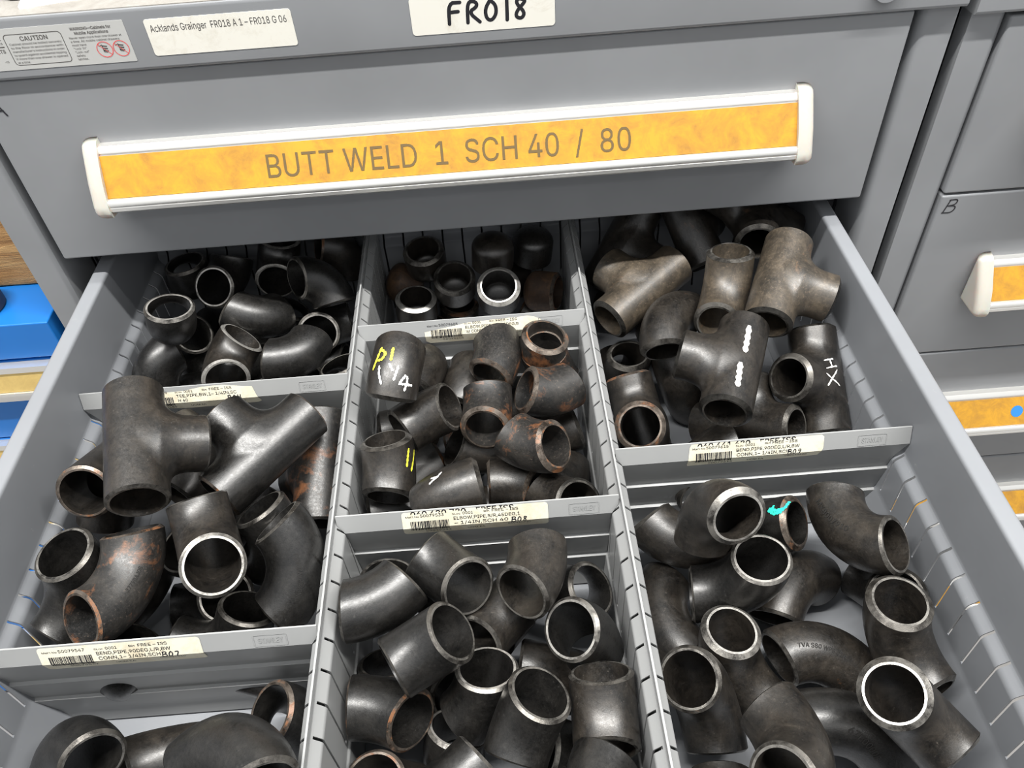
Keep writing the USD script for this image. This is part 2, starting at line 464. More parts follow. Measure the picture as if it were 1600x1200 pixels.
# caution sticker
cs = sticker(header, .020, .1374, .1765, .2068, LY, 'foil', .0008, label='silver foil warning sticker with caution text and two red circles')
e = LY - .0004
ring = lambda x0, x1, z0, z1, w, r: [poly2d(sbox(x0 + r, z0 + r, x1 - r, z1 - r).buffer(r, 6).difference(sbox(x0 + r, z0 + r, x1 - r, z1 - r).buffer(r - w, 6)))]
ink = ring(.0475, .0903, .1796, .2026, .0005, .003)
ink += [shift(text2d('CAUTION', .0031, .0205, True), .0590, .1975)]
for k, s in enumerate(('Cabinet should be bolted securely', 'to the floor in accordance with', "manufacturer's instructions in order", 'to guard against accidental tipping', 'if more than one drawer is opened', 'at a time.')):
    ink.append(shift(text2d(s, .0016, .0095 if k == 5 else .0385), .0497, .1945 - k * .0027))
ink += [shift(text2d('WARNING\u2014Cabinets for', .0021, .0300, True), .0975, .2020), shift(text2d('Mobile Applications', .0021, .0250, True), .0995, .1988)]
for k, (s, w) in enumerate((('Never open more than one drawer at', .0385), ('a time. All mobile cabinet drawers', .0360), ('must have', .0105), ('"Lock-In"', .0095), ('"Lock-out"', .0105), ('safety', .0065), ('latches.', .0080))):
    ink.append(shift(text2d(s, .0016, w), .0945, .1958 - k * .0026))
ink += [shift(text2d('ETS', .0026, .0062, True), .0385, .1895), poly2d(sbox(.0300, .1935, .0455, .1943)), shift(text2d('-05', .0014, .0036), .0400, .1822), shift(text2d('L', .0022, .0015, True), .0438, .1987), shift(text2d('.S', .0014, .0022), .0430, .1958)]
for cx in (.1170, .1292):   # little cabinets inside the red rings
    for dz in (.0022, .0005, -.0012):
        ink.append(poly2d(Polygon([(cx - .0016, .1868 + dz), (cx + .0020, .1862 + dz), (cx + .0026, .1871 + dz), (cx - .0010, .1877 + dz)])))
    ink.append(poly2d(LineString([(cx - .0035, .1893), (cx - .0012, .1902), (cx - .0010, .1850), (cx + .0012, .1846)]).buffer(.00025)))
obj('lettering', place2d(ink, on_face(e)), M['ink_grey'], cs, smooth=False)
rr = []
for cx in (.1170, .1292):
    o = shapely.Point(cx, .1868)
    rr.append(poly2d(o.buffer(.0059, 16).difference(o.buffer(.0054, 16))))
    rr.append(poly2d(LineString([(cx - .0038, .1906), (cx + .0038, .1830)]).buffer(.0002)))
obj('red_ring', place2d(rr, on_face(e - .0001)), M['red'], cs, smooth=False)
# white typed label and hand-written label
s1 = sticker(header, .1520, .2597, .1790, .2057, LY, 'label_white', .0022, label='white typed label')
obj('lettering', place2d([shift(text2d('Acklands Grainger  FR018 A 1 \u2013 FR018 G 06', .0050, .1005), .1550, .1965)], on_face(e)), M['ink_grey'], s1, smooth=False)
s2 = sticker(header, .3464, .4535, .1790, .2060, LY, 'label_white', .0026, label='white hand-lettered label')
obj('lettering', place2d([shift(hand('FR018', .0150, .0026, .92, .05), .3730, .1858)], on_face(e)), M['ink'], s2, smooth=False)
lk = trimesh.creation.cylinder(.0105, .006, sections=40)
lk.apply_transform(trimesh.transformations.rotation_matrix(math.pi / 2, [1, 0, 0]))
lk.apply_translation([.7020, LY - .001, .1885])
obj('lock', lk, M['cabinet'], header)
front = obj('drawer', bx(0, .7320, 0, .018, 0, .1672, .0022), M['cabinet'], main)
handle(front, .0785, .6510, .0618, 0.0, text='BUTT WELD  1  SCH 40  /  80', tx=.2120, tw=.3010)
obj('marker_letter', place2d([shift(hand('A', .0130, .0013, .8, .1), .0085, .1385)], on_face(-.0003)), M['ink'], front, smooth=False)
z = -.2070
for hgt in (.200, .200, .245):   # drawers below the open one
    f = obj('drawer', bx(0, .7320, 0, .018, z - hgt, z - .002, .0022), M['cabinet'], main)
    handle(f, .0785, .6510, z - .108, 0.0)
    z -= hgt

right = thing('tool_cabinet', 'second grey steel drawer cabinet at the right edge, its drawers closed', 'cabinet')
RX = .7790
hr = cabinet_body(right, RX, RX + .8180, .2068, Z_FLOOR, .70, 'cabinet', .1605, post=.0300)
obj('top_panel', bx(RX - .0015, RX + .8195, -.0045, .70, .2050, .2071), M['worktop'], right)
sr = sticker(hr, .8275, .9300, .1790, .1985, LY, 'label_white', .002, label='white label')
z = .1590
for i, hgt in enumerate((.1620, .2060, .1970, .1900, .245)):
    f = obj('drawer', bx(RX + .0305, RX + .7875, 0, .018, z - hgt, z - .002, .0022), M['cabinet'], right)
    on, co = handle(f, .8790, 1.4900, z - hgt + (.0805 if i else .056), 0.0, text='T' if i == 3 else None, tx=1.0790, tw=.0125, ink='ink_grey')
    if i == 1:
        obj('marker_letter', place2d([shift(hand('B', .0140, .0011, .8, .25), .8145, -.0235)], on_face(-.0003)), M['ink'], f, smooth=False)
    if i == 2:
        c = shapely.Point(.9845, .0165).buffer(.0070, 16)
        obj('sticker_dot', place2d([poly2d(c)], on), M['dot'], co, smooth=False, label='round blue sticker')
    z -= hgt

blue = thing('tool_cabinet', 'low blue steel drawer cabinet at the left edge with pale yellow label strips', 'cabinet')
BX0, BX1, BT = -.90, -.0500, -.0710
for a, b in ((BX0, BX0 + .0015), (BX1 - .0015, BX1)):
    obj('side_panel', bx(a, b, .01, .60, Z_FLOOR, BT - .001), M['blue'], blue)
obj('back_panel', bx(BX0, BX1, .5985, .60, Z_FLOOR, BT - .001), M['blue'], blue)
obj('top_panel', bx(BX0, BX1 + .0005, .0, .60, BT - .0445, BT, .0015), M['blue'], blue)
z = BT - .0465
for hgt in (.1150, .1150, .15, .15, .2):
    f = obj('drawer', bx(BX0 + .002, BX1 - .0005, .002, .020, z - hgt, z - .002, .0015), M['blue'], blue)
    zz = z - .0030
    rp = Polygon([(.002, zz), (-.008, zz), (-.008, zz - .0075), (-.0062, zz - .0080), (-.0062, zz - .0350), (-.0085, zz - .0355), (-.0090, zz - .0400), (-.0070, zz - .0480), (.002, zz - .0500)])
    obj('handle_rail', extr(rp, BX0 + .01, BX1 - .001, 'x'), M['alu'], f)
    obj('label_card', bx(BX0 + .012, BX1 - .002, -.0070, -.0063, zz - .0345, zz - .0082), M['card_pale'], f)
    z -= hgt

# things on the cabinets
w = bx(-.85, -.0505, .0610, .1900, BT, .0900, .004)
w = w.subdivide_to_size(.03)
v = np.array(w.vertices)
v[:, 1] += np.where(v[:, 1] < .07, (meshkit.fbm(v * [9, 9, 60], 4) - .5) * .006 + .002, 0)
tm = obj('timber_block', trimesh.Trimesh(v, w.faces, process=False), M['wood'])
tag(tm, 'rough brown timber block standing on the blue cabinet', 'wood')
roll = thing('tape_roll', 'dark round roll with a tan core lying on the blue cabinet top', 'tape', loc=(-.1270, .0290, BT))
prof = lambda r0, r1, h: trimesh.creation.revolve(np.array([(r0, 0), (r1 - .002, 0), (r1, .002), (r1, h - .002), (r1 - .002, h), (r0, h), (r0, 0)]), sections=48)
obj('winding', prof(.0165, .0255, .022), M['tape'], roll)
obj('core', prof(.0135, .0165, .0215), M['core'], roll)
pp = bx(-.045, .045, 0, .12, 0, .0018)
pp.apply_transform(trimesh.transformations.rotation_matrix(math.radians(14), [0, 0, 1]))
pp.apply_translation([.0601 + .0450, .0085 + .0108, ZT + .0003])
tag(obj('paper_pad', pp, M['paper']), 'corner of a white paper pad on the worn cabinet top', 'paper')
bc = m3.Manifold.batch_hull([m3.Manifold.sphere(.0055, 24).translate([x, y, zz]) for x in (-.004, .004) for y in (0, .018) for zz in (.0055, .009)])
bc = to_tm(bc)
bc.apply_translation([.0530, .0310, ZT + .0003])
tag(obj('black_knob', bc, M['black_plastic']), 'small black rounded knob beside the white paper pad', 'knob')

# the setting
fl = obj('floor', bx(-4, 5, -4, 2.2, Z_FLOOR - .05, Z_FLOOR), M['concrete'], smooth=False)
tag(fl, kind='structure')
wl = obj('wall_back', bx(-4, 5, 1.2, 1.3, Z_FLOOR, 2.6), M['plaster'], smooth=False)
tag(wl, kind='structure')

# ------------------------------------------------------------------ the open drawer
XL, XR, RW, ZR = 0.0138, 0.7187, 0.01357, -0.0215
XI0, XI1 = XL + RW, XR - RW
S, Z1, Z2, Z3, Z4, ZF = 0.00709, -0.0829, -0.0891, -0.1274, -0.1311, -0.183
DY, PH, SL = 0.02132, 0.0219, .0019      # slot pitch, phase and width
Y0, Y1 = -.545, 0.1119
T = .0012
slots = [PH - DY * k for k in range(-5, 27)]
slots = [s for s in slots if Y0 + .01 < s < Y1 - .006]
drawer = thing('drawer', 'pulled-out grey steel drawer full of pipe fittings', 'drawer')


def tabbed(poly_lo_hi, slots, a0, a1, zt, zb, axis):
    """a sheet-metal section with a row of slots cut through it between the heights zb and zt"""
    P = poly_lo_hi
    big = 1.0
    up, mid, low = P.intersection(sbox(-big, zt, big, big)), P.intersection(sbox(-big, zb, big, zt)), P.intersection(sbox(-big, -big, big, zb))
    out = [extr(up, a0, a1, axis), extr(low, a0, a1, axis)]
    cuts = sorted(slots)
    e0 = a0
    for s in cuts:
        out.append(extr(mid, e0, s - SL / 2, axis))
        e0 = s + SL / 2
    out.append(extr(mid, e0, a1, axis))
    return cat(out)


def wall_poly(x_out, s):
    """section of a drawer side wall: rim, plain upper wall, inward step, slotted lower wall, sloping foot; s = +1 for the left wall"""
    xi = x_out + s * RW
    return sheet([(x_out, ZR - .022), (x_out, ZR - T / 2), (xi, ZR - T / 2), (xi, Z1), (xi + s * S, Z2), (xi + s * S, Z4), (xi + s * (S + .012), ZF + .004), (xi + s * (S + .018), ZF)], T, .0030)


obj('side_wall', tabbed(wall_poly(XL + T / 2, 1), slots, Y0, Y1, Z1 + .0005, Z3, 'y'), M['drawer'], drawer, smooth=40)
obj('side_wall', tabbed(wall_poly(XR - T / 2, -1), slots, Y0, Y1, Z1 + .0005, Z3, 'y'), M['drawer'], drawer, smooth=40)
bslots = [x for x in np.arange(XI0 + .012, XI1 - .008, DY)]
bp = sheet([(Y1 + .004, ZR - .002), (Y1, ZR - .002), (Y1, Z1 + .004), (Y1 - S, Z2 + .002), (Y1 - S, Z4), (Y1 - S - .012, ZF + .004), (Y1 - S - .018, ZF)], T, .002)
obj('back_wall', tabbed(bp, bslots, XI0 - .001, XI1 + .001, Z1 + .010, -0.1661, 'x'), M['drawer'], drawer, smooth=40)
obj('bottom_panel', bx(XL + .012, XR - .012, Y0, Y1, ZF - T, ZF), M['drawer'], drawer)
df = obj('front_panel', bx(0, .7320, Y0 - .018, Y0, -.2050, -.0040, .0022), M['cabinet'], drawer)
handle(df, .0785, .6510, -.1100, Y0 - .018)
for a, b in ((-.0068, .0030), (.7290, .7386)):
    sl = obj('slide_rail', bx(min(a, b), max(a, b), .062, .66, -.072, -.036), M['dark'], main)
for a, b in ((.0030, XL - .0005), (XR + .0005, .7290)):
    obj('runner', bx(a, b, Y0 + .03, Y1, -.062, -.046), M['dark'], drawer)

# long partitions: a fin with a stepped, slotted sheet on either side
DZ0, DZ1, DH0, DH1 = -0.0622, -0.0683, .0018, 0.00678
for i, xd in enumerate((0.2622, 0.4733)):
    d = thing('drawer_partition', ('long slotted grey partition between the left and middle rows of compartments', 'long slotted grey partition between the middle and right rows of compartments')[i], 'drawer divider', 'long drawer partitions')
    obj('fin', bx(xd - .0007, xd + .0007, Y0 + .001, Y1 - .009, DZ0 - .002, -0.0545), M['divider'], d)
    for s in (-1, 1):
        P = sheet([(xd + s * .0009, DZ0 + .0012), (xd + s * DH0, DZ0), (xd + s * DH1, DZ1), (xd + s * DH1, -0.1332), (xd + s * (DH1 + .0016), -0.1352), (xd + s * (DH1 + .0016), ZF + .001)], .0010, .0016)
        obj('slotted_sheet', tabbed(P, [q for q in slots if q < Y1 - .012], Y0 + .001, Y1 - .009, DZ0 + .0003, -0.128, 'y'), M['divider'], d, smooth=40)

# cross dividers, each with its stock label
PROF = [(0.00514, -0.054), (0.0, -0.068), (0.00576, -0.1009), (0.0035, -0.1021), (0.00874, -0.1336), (0.00637, -0.1348), (0.01007, -0.1599), (0.00925, -0.1805)]


def ends(z, left, right):
    """how far the divider reaches at a height: it follows the section of what it stands between"""
    def wall(xi, s):
        k = np.interp(-z, [0.054, 0.068, 0.0838, 0.09, 0.1866], [.0018, .0018, .0078, .0082, .0082])
        return xi + s * k
    def part(xd, s):
        return xd + s * np.interp(-z, [0.054, 0.0612, 0.0684, 0.1342, 0.1362, 0.1866], [.0020, .0022, .0074, .0074, .0090, .0090])
    a = wall(XI0, 1) if left == 'w' else part(left, 1)
    b = wall(XI1, -1) if right == 'w' else part(right, -1)
    return a, b


def divider_sheet(y, left, right):
    pr = []
    for (a, b) in zip(PROF, PROF[1:]):
        for t in np.linspace(0, 1, 5)[:-1]:
            pr.append((a[0] + (b[0] - a[0]) * t, a[1] + (b[1] - a[1]) * t))
    pr.append(PROF[-1])
    rows_f, rows_b = [], []
    n2 = 6
    V, F = [], []
    for k, (yy, z) in enumerate(pr):
        a, b = ends(z, left, right)
        for x in np.linspace(a, b, n2):
            V.append((x, y + yy, z))
    m = len(V)
    V += [(x, yy + .0011, z) for x, yy, z in V]
    R = len(pr)
    q = lambda r, c, o=0: o + r * n2 + c
    for r in range(R - 1):
        for c in range(n2 - 1):
            F += [(q(r, c), q(r + 1, c), q(r + 1, c + 1)), (q(r, c), q(r + 1, c + 1), q(r, c + 1))]
            F += [(q(r, c, m), q(r + 1, c + 1, m), q(r + 1, c, m)), (q(r, c, m), q(r, c + 1, m), q(r + 1, c + 1, m))]
    for r in range(R - 1):
        for c, flip in ((0, False), (n2 - 1, True)):
            a, b, c2, d2 = q(r, c), q(r + 1, c), q(r + 1, c, m), q(r, c, m)
            F += [(a, c2, b), (a, d2, c2)] if not flip else [(a, b, c2), (a, c2, d2)]
    for c in range(n2 - 1):
        for r, flip in ((0, False), (R - 1, True)):
            a, b, c2, d2 = q(r, c), q(r, c + 1), q(r, c + 1, m), q(r, c, m)
            F += [(a, b, c2), (a, c2, d2)] if not flip else [(a, c2, b), (a, d2, c2)]
    return trimesh.Trimesh(np.array(V), np.array(F), process=False)


_pl = np.array(PROF)
_len = np.r_[0, np.cumsum(np.hypot(*np.diff(_pl, axis=0).T))]


def on_divider(y, off):
    """(x, distance below the divider's top edge) -> a point just in front of the folded sheet"""
    def fn(v):
        s = -v[:, 1]
        yy, zz = np.interp(s, _len, _pl[:, 0]), np.interp(s, _len, _pl[:, 1])
        k = np.clip(np.searchsorted(_len, s, 'right') - 1, 0, len(_pl) - 2)
        d = (_pl[k + 1] - _pl[k]) / np.linalg.norm(_pl[k + 1] - _pl[k], axis=1)[:, None]
        n = np.c_[d[:, 1], -d[:, 0]]
        n = np.where(n[:, :1] > 0, -n, n)
        return np.c_[v[:, 0], y + yy + n[:, 0] * off, zz + n[:, 1] * off]
    return fn


def bars(x0, x1, y0, y1, seed):
    r = random.Random(seed)
    out, x = [], x0
    while x < x1:
        w = r.choice((.00028, .00028, .00056, .00085))
        out.append(poly2d(sbox(x, y0, min(x + w, x1), y1)))
        x += w + r.choice((.00028, .0004, .00056))
    return out


DIV = [  # y, left, right, label, label rect (x0, x1, top, bottom), outline, text rows
    (-0.128, 'w', 0.2622, 'short grey cross divider in the left row with a torn curling label, stock mark B04', 0.0726, 0.1821, .0040, .0232, 'torn'),
    (-0.3621, 'w', 0.2622, 'short grey cross divider nearest the camera in the left row, stock mark B07', 0.0762, 0.1831, .0008, .0248, 'plain'),
    (-0.0675, 0.2622, 0.4733, 'short grey cross divider at the back of the middle row, label half covered by elbows', 0.3241, 0.4308, .0030, .0246, 'wedge'),
    (-0.2769, 0.2622, 0.4733, 'short grey cross divider in the middle row with a bar code label, stock mark B08', 0.3121, 0.4193, .0006, .0236, 'plain'),
    (-0.2343, 0.4733, 'w', 'short grey cross divider in the right row with a bar code label, stock mark B09', 0.5316, 0.6358, .0006, .0222, 'clip'),
]
TXT = [
    dict(no='50079589', l1='TEE,PIPE,BW,1\u2013 1/4IN,SC', l2='H 40', code='060424670', hand='B04'),
    dict(no='50079547', l1='BEND,PIPE,90DEG,L/R,BW', l2='CONN,1\u2013 1/4IN,SCH', code='060421930', hand='B07'),
    dict(no='50079605', l1='ELBOW,PIPE,S/R,45DEG,B', l2='W CONN,1\u2013 1/4IN,SCH', code='060420730', hand=None),
    dict(no='50079533', l1='ELBOW,PIPE,S/R,45DEG,1', l2='\u2013 1/4IN,SCH 40', code='060420720', hand='B08', big='060 420 720 \u2013 FREE ISS'),
    dict(no='50079615', l1='BEND,PIPE,90DEG,L/R,BW', l2='CONN,1\u2013 1/4IN,SCH', code='060441620', hand='B09', big='060 441 620 \u2013 FREE ISS'),
]
LOGO = [0.2181, 0.2183, 0.4298, 0.4355, 0.6632]
for i, (y, lf, rt, lab, lx0, lx1, lt, lb, outl) in enumerate(DIV):
    d = thing('cross_divider', lab, 'drawer divider', 'short cross dividers in the open drawer')
    obj('sheet', divider_sheet(y, lf, rt), M['divider'], d, smooth=20)
    W_ = lx1 - lx0
    r = .0028
    if outl == 'torn':
        g = Polygon([(lx0 - .002, -lt - .008), (lx0 + .006, -lt - .0015), (lx0 + .02, -lt - .0004), (lx0 + .045, -lt), (lx0 + .062, -lt + .0026), (lx0 + .08, -lt + .0030), (lx0 + .095, -lt + .0006), (lx1 - .005, -lt - .0004), (lx1 - .003, -lt - .008), (lx1, -lt - .0165), (lx1 - .0035, -lb + .0008), (lx0 + .075, -lb), (lx0 + .044, -lb - .0004), (lx0 + .02, -lb + .002), (lx0, -lt - .012)])
    elif outl == 'wedge':
        g = Polygon([(lx0, -.0105), (lx0 + .028, -.0062), (lx0 + .04, -lt - .001), (lx1 - .012, -lt + .001), (lx1 - .006, -lt), (lx1, -lt - .003), (lx1, -lb), (lx0 + .004, -lb), (lx0 + .0004, -lb + .003)])
    elif outl == 'clip':
        g = Polygon([(lx0 + .002, -lt), (lx1 - .002, -lt), (lx1, -lt - .002), (lx1, -lt - .012), (lx1 - .003, -lb + .0015), (lx1 - .03, -lb), (lx0 + .03, -lb), (lx0, -lb - .0006), (lx0 - .0006, -lb + .002), (lx0 + .0006, -lt - .003)])
    else:
        g = sbox(lx0 + r, -lb + r, lx1 - r, -lt - r).buffer(r, 5)
    # cut the label along the fold so that it bends there
    pieces = [p for p in (g.intersection(sbox(0, -_len[1], 1, 0)), g.intersection(sbox(0, -1, 1, -_len[1]))) if not p.is_empty]
    st = place2d([poly2d(q) for p in pieces for q in getattr(p, 'geoms', [p])], on_divider(y, .0003))
    lo = obj('stock_label', st, M['label'], d, smooth=False, label='cream paper stock label')
    tx = TXT[i]
    X = lambda u: lx0 + W_ * u
    ink = [shift(text2d("Mat'l No", .0014, .0100), X(.025), -.0055), shift(text2d(tx['no'], .0024, .0175), X(.125), -.0056),
           shift(text2d('SLoc', .0013, .0062), X(.345), -.0054), shift(text2d('0001', .0022, .0078), X(.415), -.0056), shift(text2d('Bin', .0016, .0042), X(.56), -.0050), shift(text2d('FREE \u2013 ISS', .0024, .0195), X(.615), -.0052),
           shift(text2d(tx['l1'], .0027, .0490 if i else .0520), X(.35), -.0098), shift(text2d(tx['l2'], .0027, (.0085 if i == 0 else .0395 if i == 3 else .0410)), X(.355), -.0140),
           shift(text2d(tx['no'], .0021, .0190), X(.15), -.0212), shift(text2d('UOM EA', .0021, .0130), X(.44), -.0205), shift(text2d(tx['code'], .0019, .0170), X(.72), -.0185 if i else -.0190)]
    ink += bars(X(.055), X(.32), -.0180, -.0090, 40 + i)
    if tx.get('big'):
        v = text2d(tx['big'], .0042, .0760, True)
        top = []
        for g0 in (v,):
            k = (g0[0][g0[1]][:, :, 1].mean(1) > .0022)
            top.append((g0[0], g0[1][k]))
        ink += [shift(p, X(.06), -.0046) for p in top]
    if tx['hand'] and i != 4:
        ink.append(shift(hand(tx['hand'], .0044, .0007, .95, .15), X(.745), -.0158))
    elif tx['hand']:
        ink.append(shift(hand(tx['hand'], .0040, .0006, .95, .15), X(.735), -.0155))
    obj('lettering', place2d([split_at(q, -_len[1]) for q in ink], on_divider(y, .00048)), M['ink'], lo, smooth=False)
    # the maker's name, embossed in a frame near the right end
    lx = LOGO[i]
    fr = sbox(lx, -.0128, lx + .0205, -.0048).buffer(.0009, 3)
    em = [poly2d(fr.difference(fr.buffer(-.0005))), shift(text2d('STANLEY', .0042, .0165, True), lx + .0020, -.0108)]
    t3 = place2d([split_at(q, -_len[1]) for q in em], on_divider(y, .0003))
    obj('embossed_name', t3, M['divider'], d, smooth=False)

# ------------------------------------------------------------------ butt-weld pipe fittings
OD = 0.04287
RO = OD / 2
ARC = {'E90': (0.04893, math.pi / 2), 'E9S': (0.03269, math.pi / 2), 'E45': (0.06168, math.pi / 4)}
TC = 0.04893
WALL = {'thin': (.0036, .0017), 'thick': (.0050, .0027)}   # wall, axial length of the bevel


def arc_at(shape, a):
    """centre line and its frame (tangent, towards the bend's centre) at the angles a"""
    R = ARC[shape][0]
    a = np.asarray(a, float)
    return np.stack([R * np.sin(a), R * (1 - np.cos(a)), 0 * a], -1), np.stack([np.cos(a), np.sin(a), 0 * a], -1), np.stack([-np.sin(a), np.cos(a), 0 * a], -1)


def on_elbow(shape, s, phi, r):
    """s: length along the centre line, phi: angle around it (0 = outside of the bend)"""
    p, t, n = arc_at(shape, np.asarray(s) / ARC[shape][0])
    phi, r = np.asarray(phi)[..., None], np.asarray(r)[..., None]
    return p + r * (-n * np.cos(phi) + np.array([0, 0, 1.0]) * np.sin(phi))


def tube(shape, ss, rr, n=44, flip=False):
    phi = np.linspace(0, 2 * np.pi, n, endpoint=False)
    V = np.concatenate([on_elbow(shape, np.full(n, s), phi, np.full(n, r)) for s, r in zip(ss, rr)])
    F = []
    for k in range(len(ss) - 1):
        for j in range(n):
            a, b, c, d = k * n + j, k * n + (j + 1) % n, (k + 1) * n + (j + 1) % n, (k + 1) * n + j
            F += [(a, b, c), (a, c, d)] if flip else [(a, c, b), (a, d, c)]
    return trimesh.Trimesh(V, np.array(F), process=False)


def elbow(shape, wall, seed):
    w, ba = WALL[wall]
    R, th = ARC[shape]
    L = R * th
    ri, rl = RO - w, RO - w + .0016
    k = 20 if shape != 'E45' else 13
    s = np.linspace(ba, L - ba, k)
    body = cat([tube(shape, s, np.full(k, RO)), tube(shape, np.linspace(0, L, k), np.full(k, ri), flip=True)])
    v = np.array(body.vertices)
    v += (meshkit.fbm(v * 55 + seed * 7.3, 3, seed)[:, None] - .5) * .0007 * (v - v.mean(0)) / .03   # forged, not turned: slightly uneven
    body = trimesh.Trimesh(v, body.faces, process=False)
    rims = [(tube(shape, [0, ba], [rl, RO]), tube(shape, [0, 0], [ri, rl])), (tube(shape, [L - ba, L], [RO, rl]), tube(shape, [L, L], [rl, ri]))]
    return body, rims


def TEE_SDF(x, y, z, K=.017):
    """negative outside, a rounded crotch between run and branch"""
    d1 = math.hypot(y, z) - RO
    d2 = math.hypot(x - TC, z) - RO if y > 0 else math.hypot(math.hypot(x - TC, z), y) - RO
    k = K * min(max((y + .004) / .018, 0.0), 1.0)
    h = max(k - abs(d1 - d2), 0.0) / max(k, 1e-6)
    return -(min(d1, d2) - h * h * k * .25)


def tee(wall):
    w, ba = WALL[wall]
    ri, rl = RO - w, RO - w + .0016
    out = m3.Manifold.level_set(TEE_SDF, [-.004, -.026, -.026, 2 * TC + .004, TC + .004, .026], .0022, 0.0, 2e-5)
    for nrm, off in (((1, 0, 0), 0), ((-1, 0, 0), -2 * TC), ((0, -1, 0), -TC)):
        out = out.trim_by_plane(nrm, off)
    cyl = lambda r0, r1, h: m3.Manifold.cylinder(h, r0, r1, 56)
    bore = cyl(ri, ri, 2 * TC + .02).rotate([0, 90, 0]).translate([-.01, 0, 0]) + cyl(ri, ri, TC + .02).rotate([-90, 0, 0]).translate([TC, 0, 0])
    out = out - bore
    cut = cyl(RO * 1.5, RO * 1.5, ba) - cyl(rl, RO + .0001, ba)
    cut = cut ^ (cyl(RO * 1.5, RO * 1.5, ba))
    out = out - cut.rotate([0, 90, 0]) - cut.rotate([0, -90, 0]).translate([2 * TC, 0, 0]) - cut.rotate([90, 0, 0]).translate([TC, TC, 0])
    t = to_tm(out)
    c = t.triangles_center
    body = np.ones(len(c), bool)
    rims = []
    for ax, d, rad in ((0, c[:, 0], np.hypot(c[:, 1], c[:, 2])), (0, 2 * TC - c[:, 0], np.hypot(c[:, 1], c[:, 2])), (1, TC - c[:, 1], np.hypot(c[:, 0] - TC, c[:, 2]))):
        nrm = np.abs(t.face_normals[:, ax])
        k = (d < ba + 1e-4) & (rad > ri - 1e-5) & (nrm > .3) & (rad < RO + .001)
        body &= ~k
        land = k & (d < 2e-5)
        rims.append(tuple(t.submesh([q.nonzero()[0]], append=True, repair=False) for q in (k & ~land, land)))
    return t.submesh([body.nonzero()[0]], append=True, repair=False), rims


def pipe_cap(wall):
    w, ba = WALL[wall]
    ri, rl, Lc, dome = RO - w, RO - w + .0016, .0242, .0128
    a = np.linspace(0, math.pi / 2, 12)
    outer = [(RO, ba), (RO, .012), (RO, Lc)] + [(RO * math.cos(q), Lc + dome * math.sin(q)) for q in a[1:-1]] + [(0, Lc + dome)]
    inner = [(0, Lc + dome - w)] + [(ri * math.cos(q), Lc + (dome - w) * math.sin(q)) for q in a[1:-1][::-1]] + [(ri, Lc), (ri, .012), (ri, 0)]
    body = trimesh.creation.revolve(np.array(outer + inner), sections=48)
    rim, land = (trimesh.creation.revolve(np.array(q), sections=48) for q in ([(rl, 0), (RO, ba)], [(ri, 0), (rl, 0)]))
    rot = trimesh.transformations.rotation_matrix(math.pi / 2, [0, 1, 0])   # axis z -> x
    for q in (body, rim, land):
        q.apply_transform(rot)
    if np.mean(np.einsum('ij,ij->i', body.face_normals, body.triangles_center - [.012, 0, 0])) < 0:
        body.invert()
    for q in (rim, land):
        if q.face_normals[:, 0].mean() > 0:
            q.invert()
    return body, [(rim, land)]


_geo, _first = {}, {}
KIND = {'E90': 'pipe_elbow', 'E9S': 'pipe_elbow', 'E45': 'pipe_elbow', 'TEE': 'pipe_tee', 'CAP': 'weld_cap_fitting'}
CATEGORY = {'pipe_elbow': 'pipe elbow', 'pipe_tee': 'pipe tee', 'weld_cap_fitting': 'pipe cap'}
CELL = dict(A='rear left', B='middle left', C='front left', D='rear middle', E='centre', F='front middle', G='rear right', H='front right')
MARKS = {}


def fitting(ident, shape, p, rv, steel_, rim_, wall, label):
    name = KIND[shape]
    key = (shape, steel_, rim_, wall)
    x = UsdGeom.Xform.Define(stage, numbered('/World/' + name))
    ang = float(np.linalg.norm(rv))
    q = Gf.Rotation(Gf.Vec3d(*(np.array(rv) / max(ang, 1e-9)).tolist()), math.degrees(ang)).GetQuat()
    x.AddTranslateOp().Set(Gf.Vec3d(*p))
    x.AddOrientOp().Set(Gf.Quatf(q))
    prim = tag(x, label, CATEGORY[name], f'pipe fittings in the {CELL[ident[0]]} compartment')
    if key in _first:
        prim.GetReferences().AddInternalReference(_first[key])
        if ident not in MARKS:
            prim.SetInstanceable(True)
    else:
        gk = (shape, wall)
        if gk not in _geo:
            _geo[gk] = tee(wall) if shape == 'TEE' else pipe_cap(wall) if shape == 'CAP' else elbow(shape, wall, 3)
        body, rims = _geo[gk]
        obj('body', body, STEEL[steel_], prim, smooth=40)
        for r, land in rims:
            ro = obj('bevelled_rim', r, RIM[rim_], prim, smooth=35, label={'shiny': 'shiny bare metal bevelled rim', 'rusty': 'rust-flecked bevelled rim'}.get(rim_))
            obj('end_face', land, RIM[FACE[rim_]], ro, smooth=35)
        if ident not in MARKS:
            _first[key] = prim.GetPath()
    for mk in MARKS.get(ident, []):
        mk(prim)
    return prim


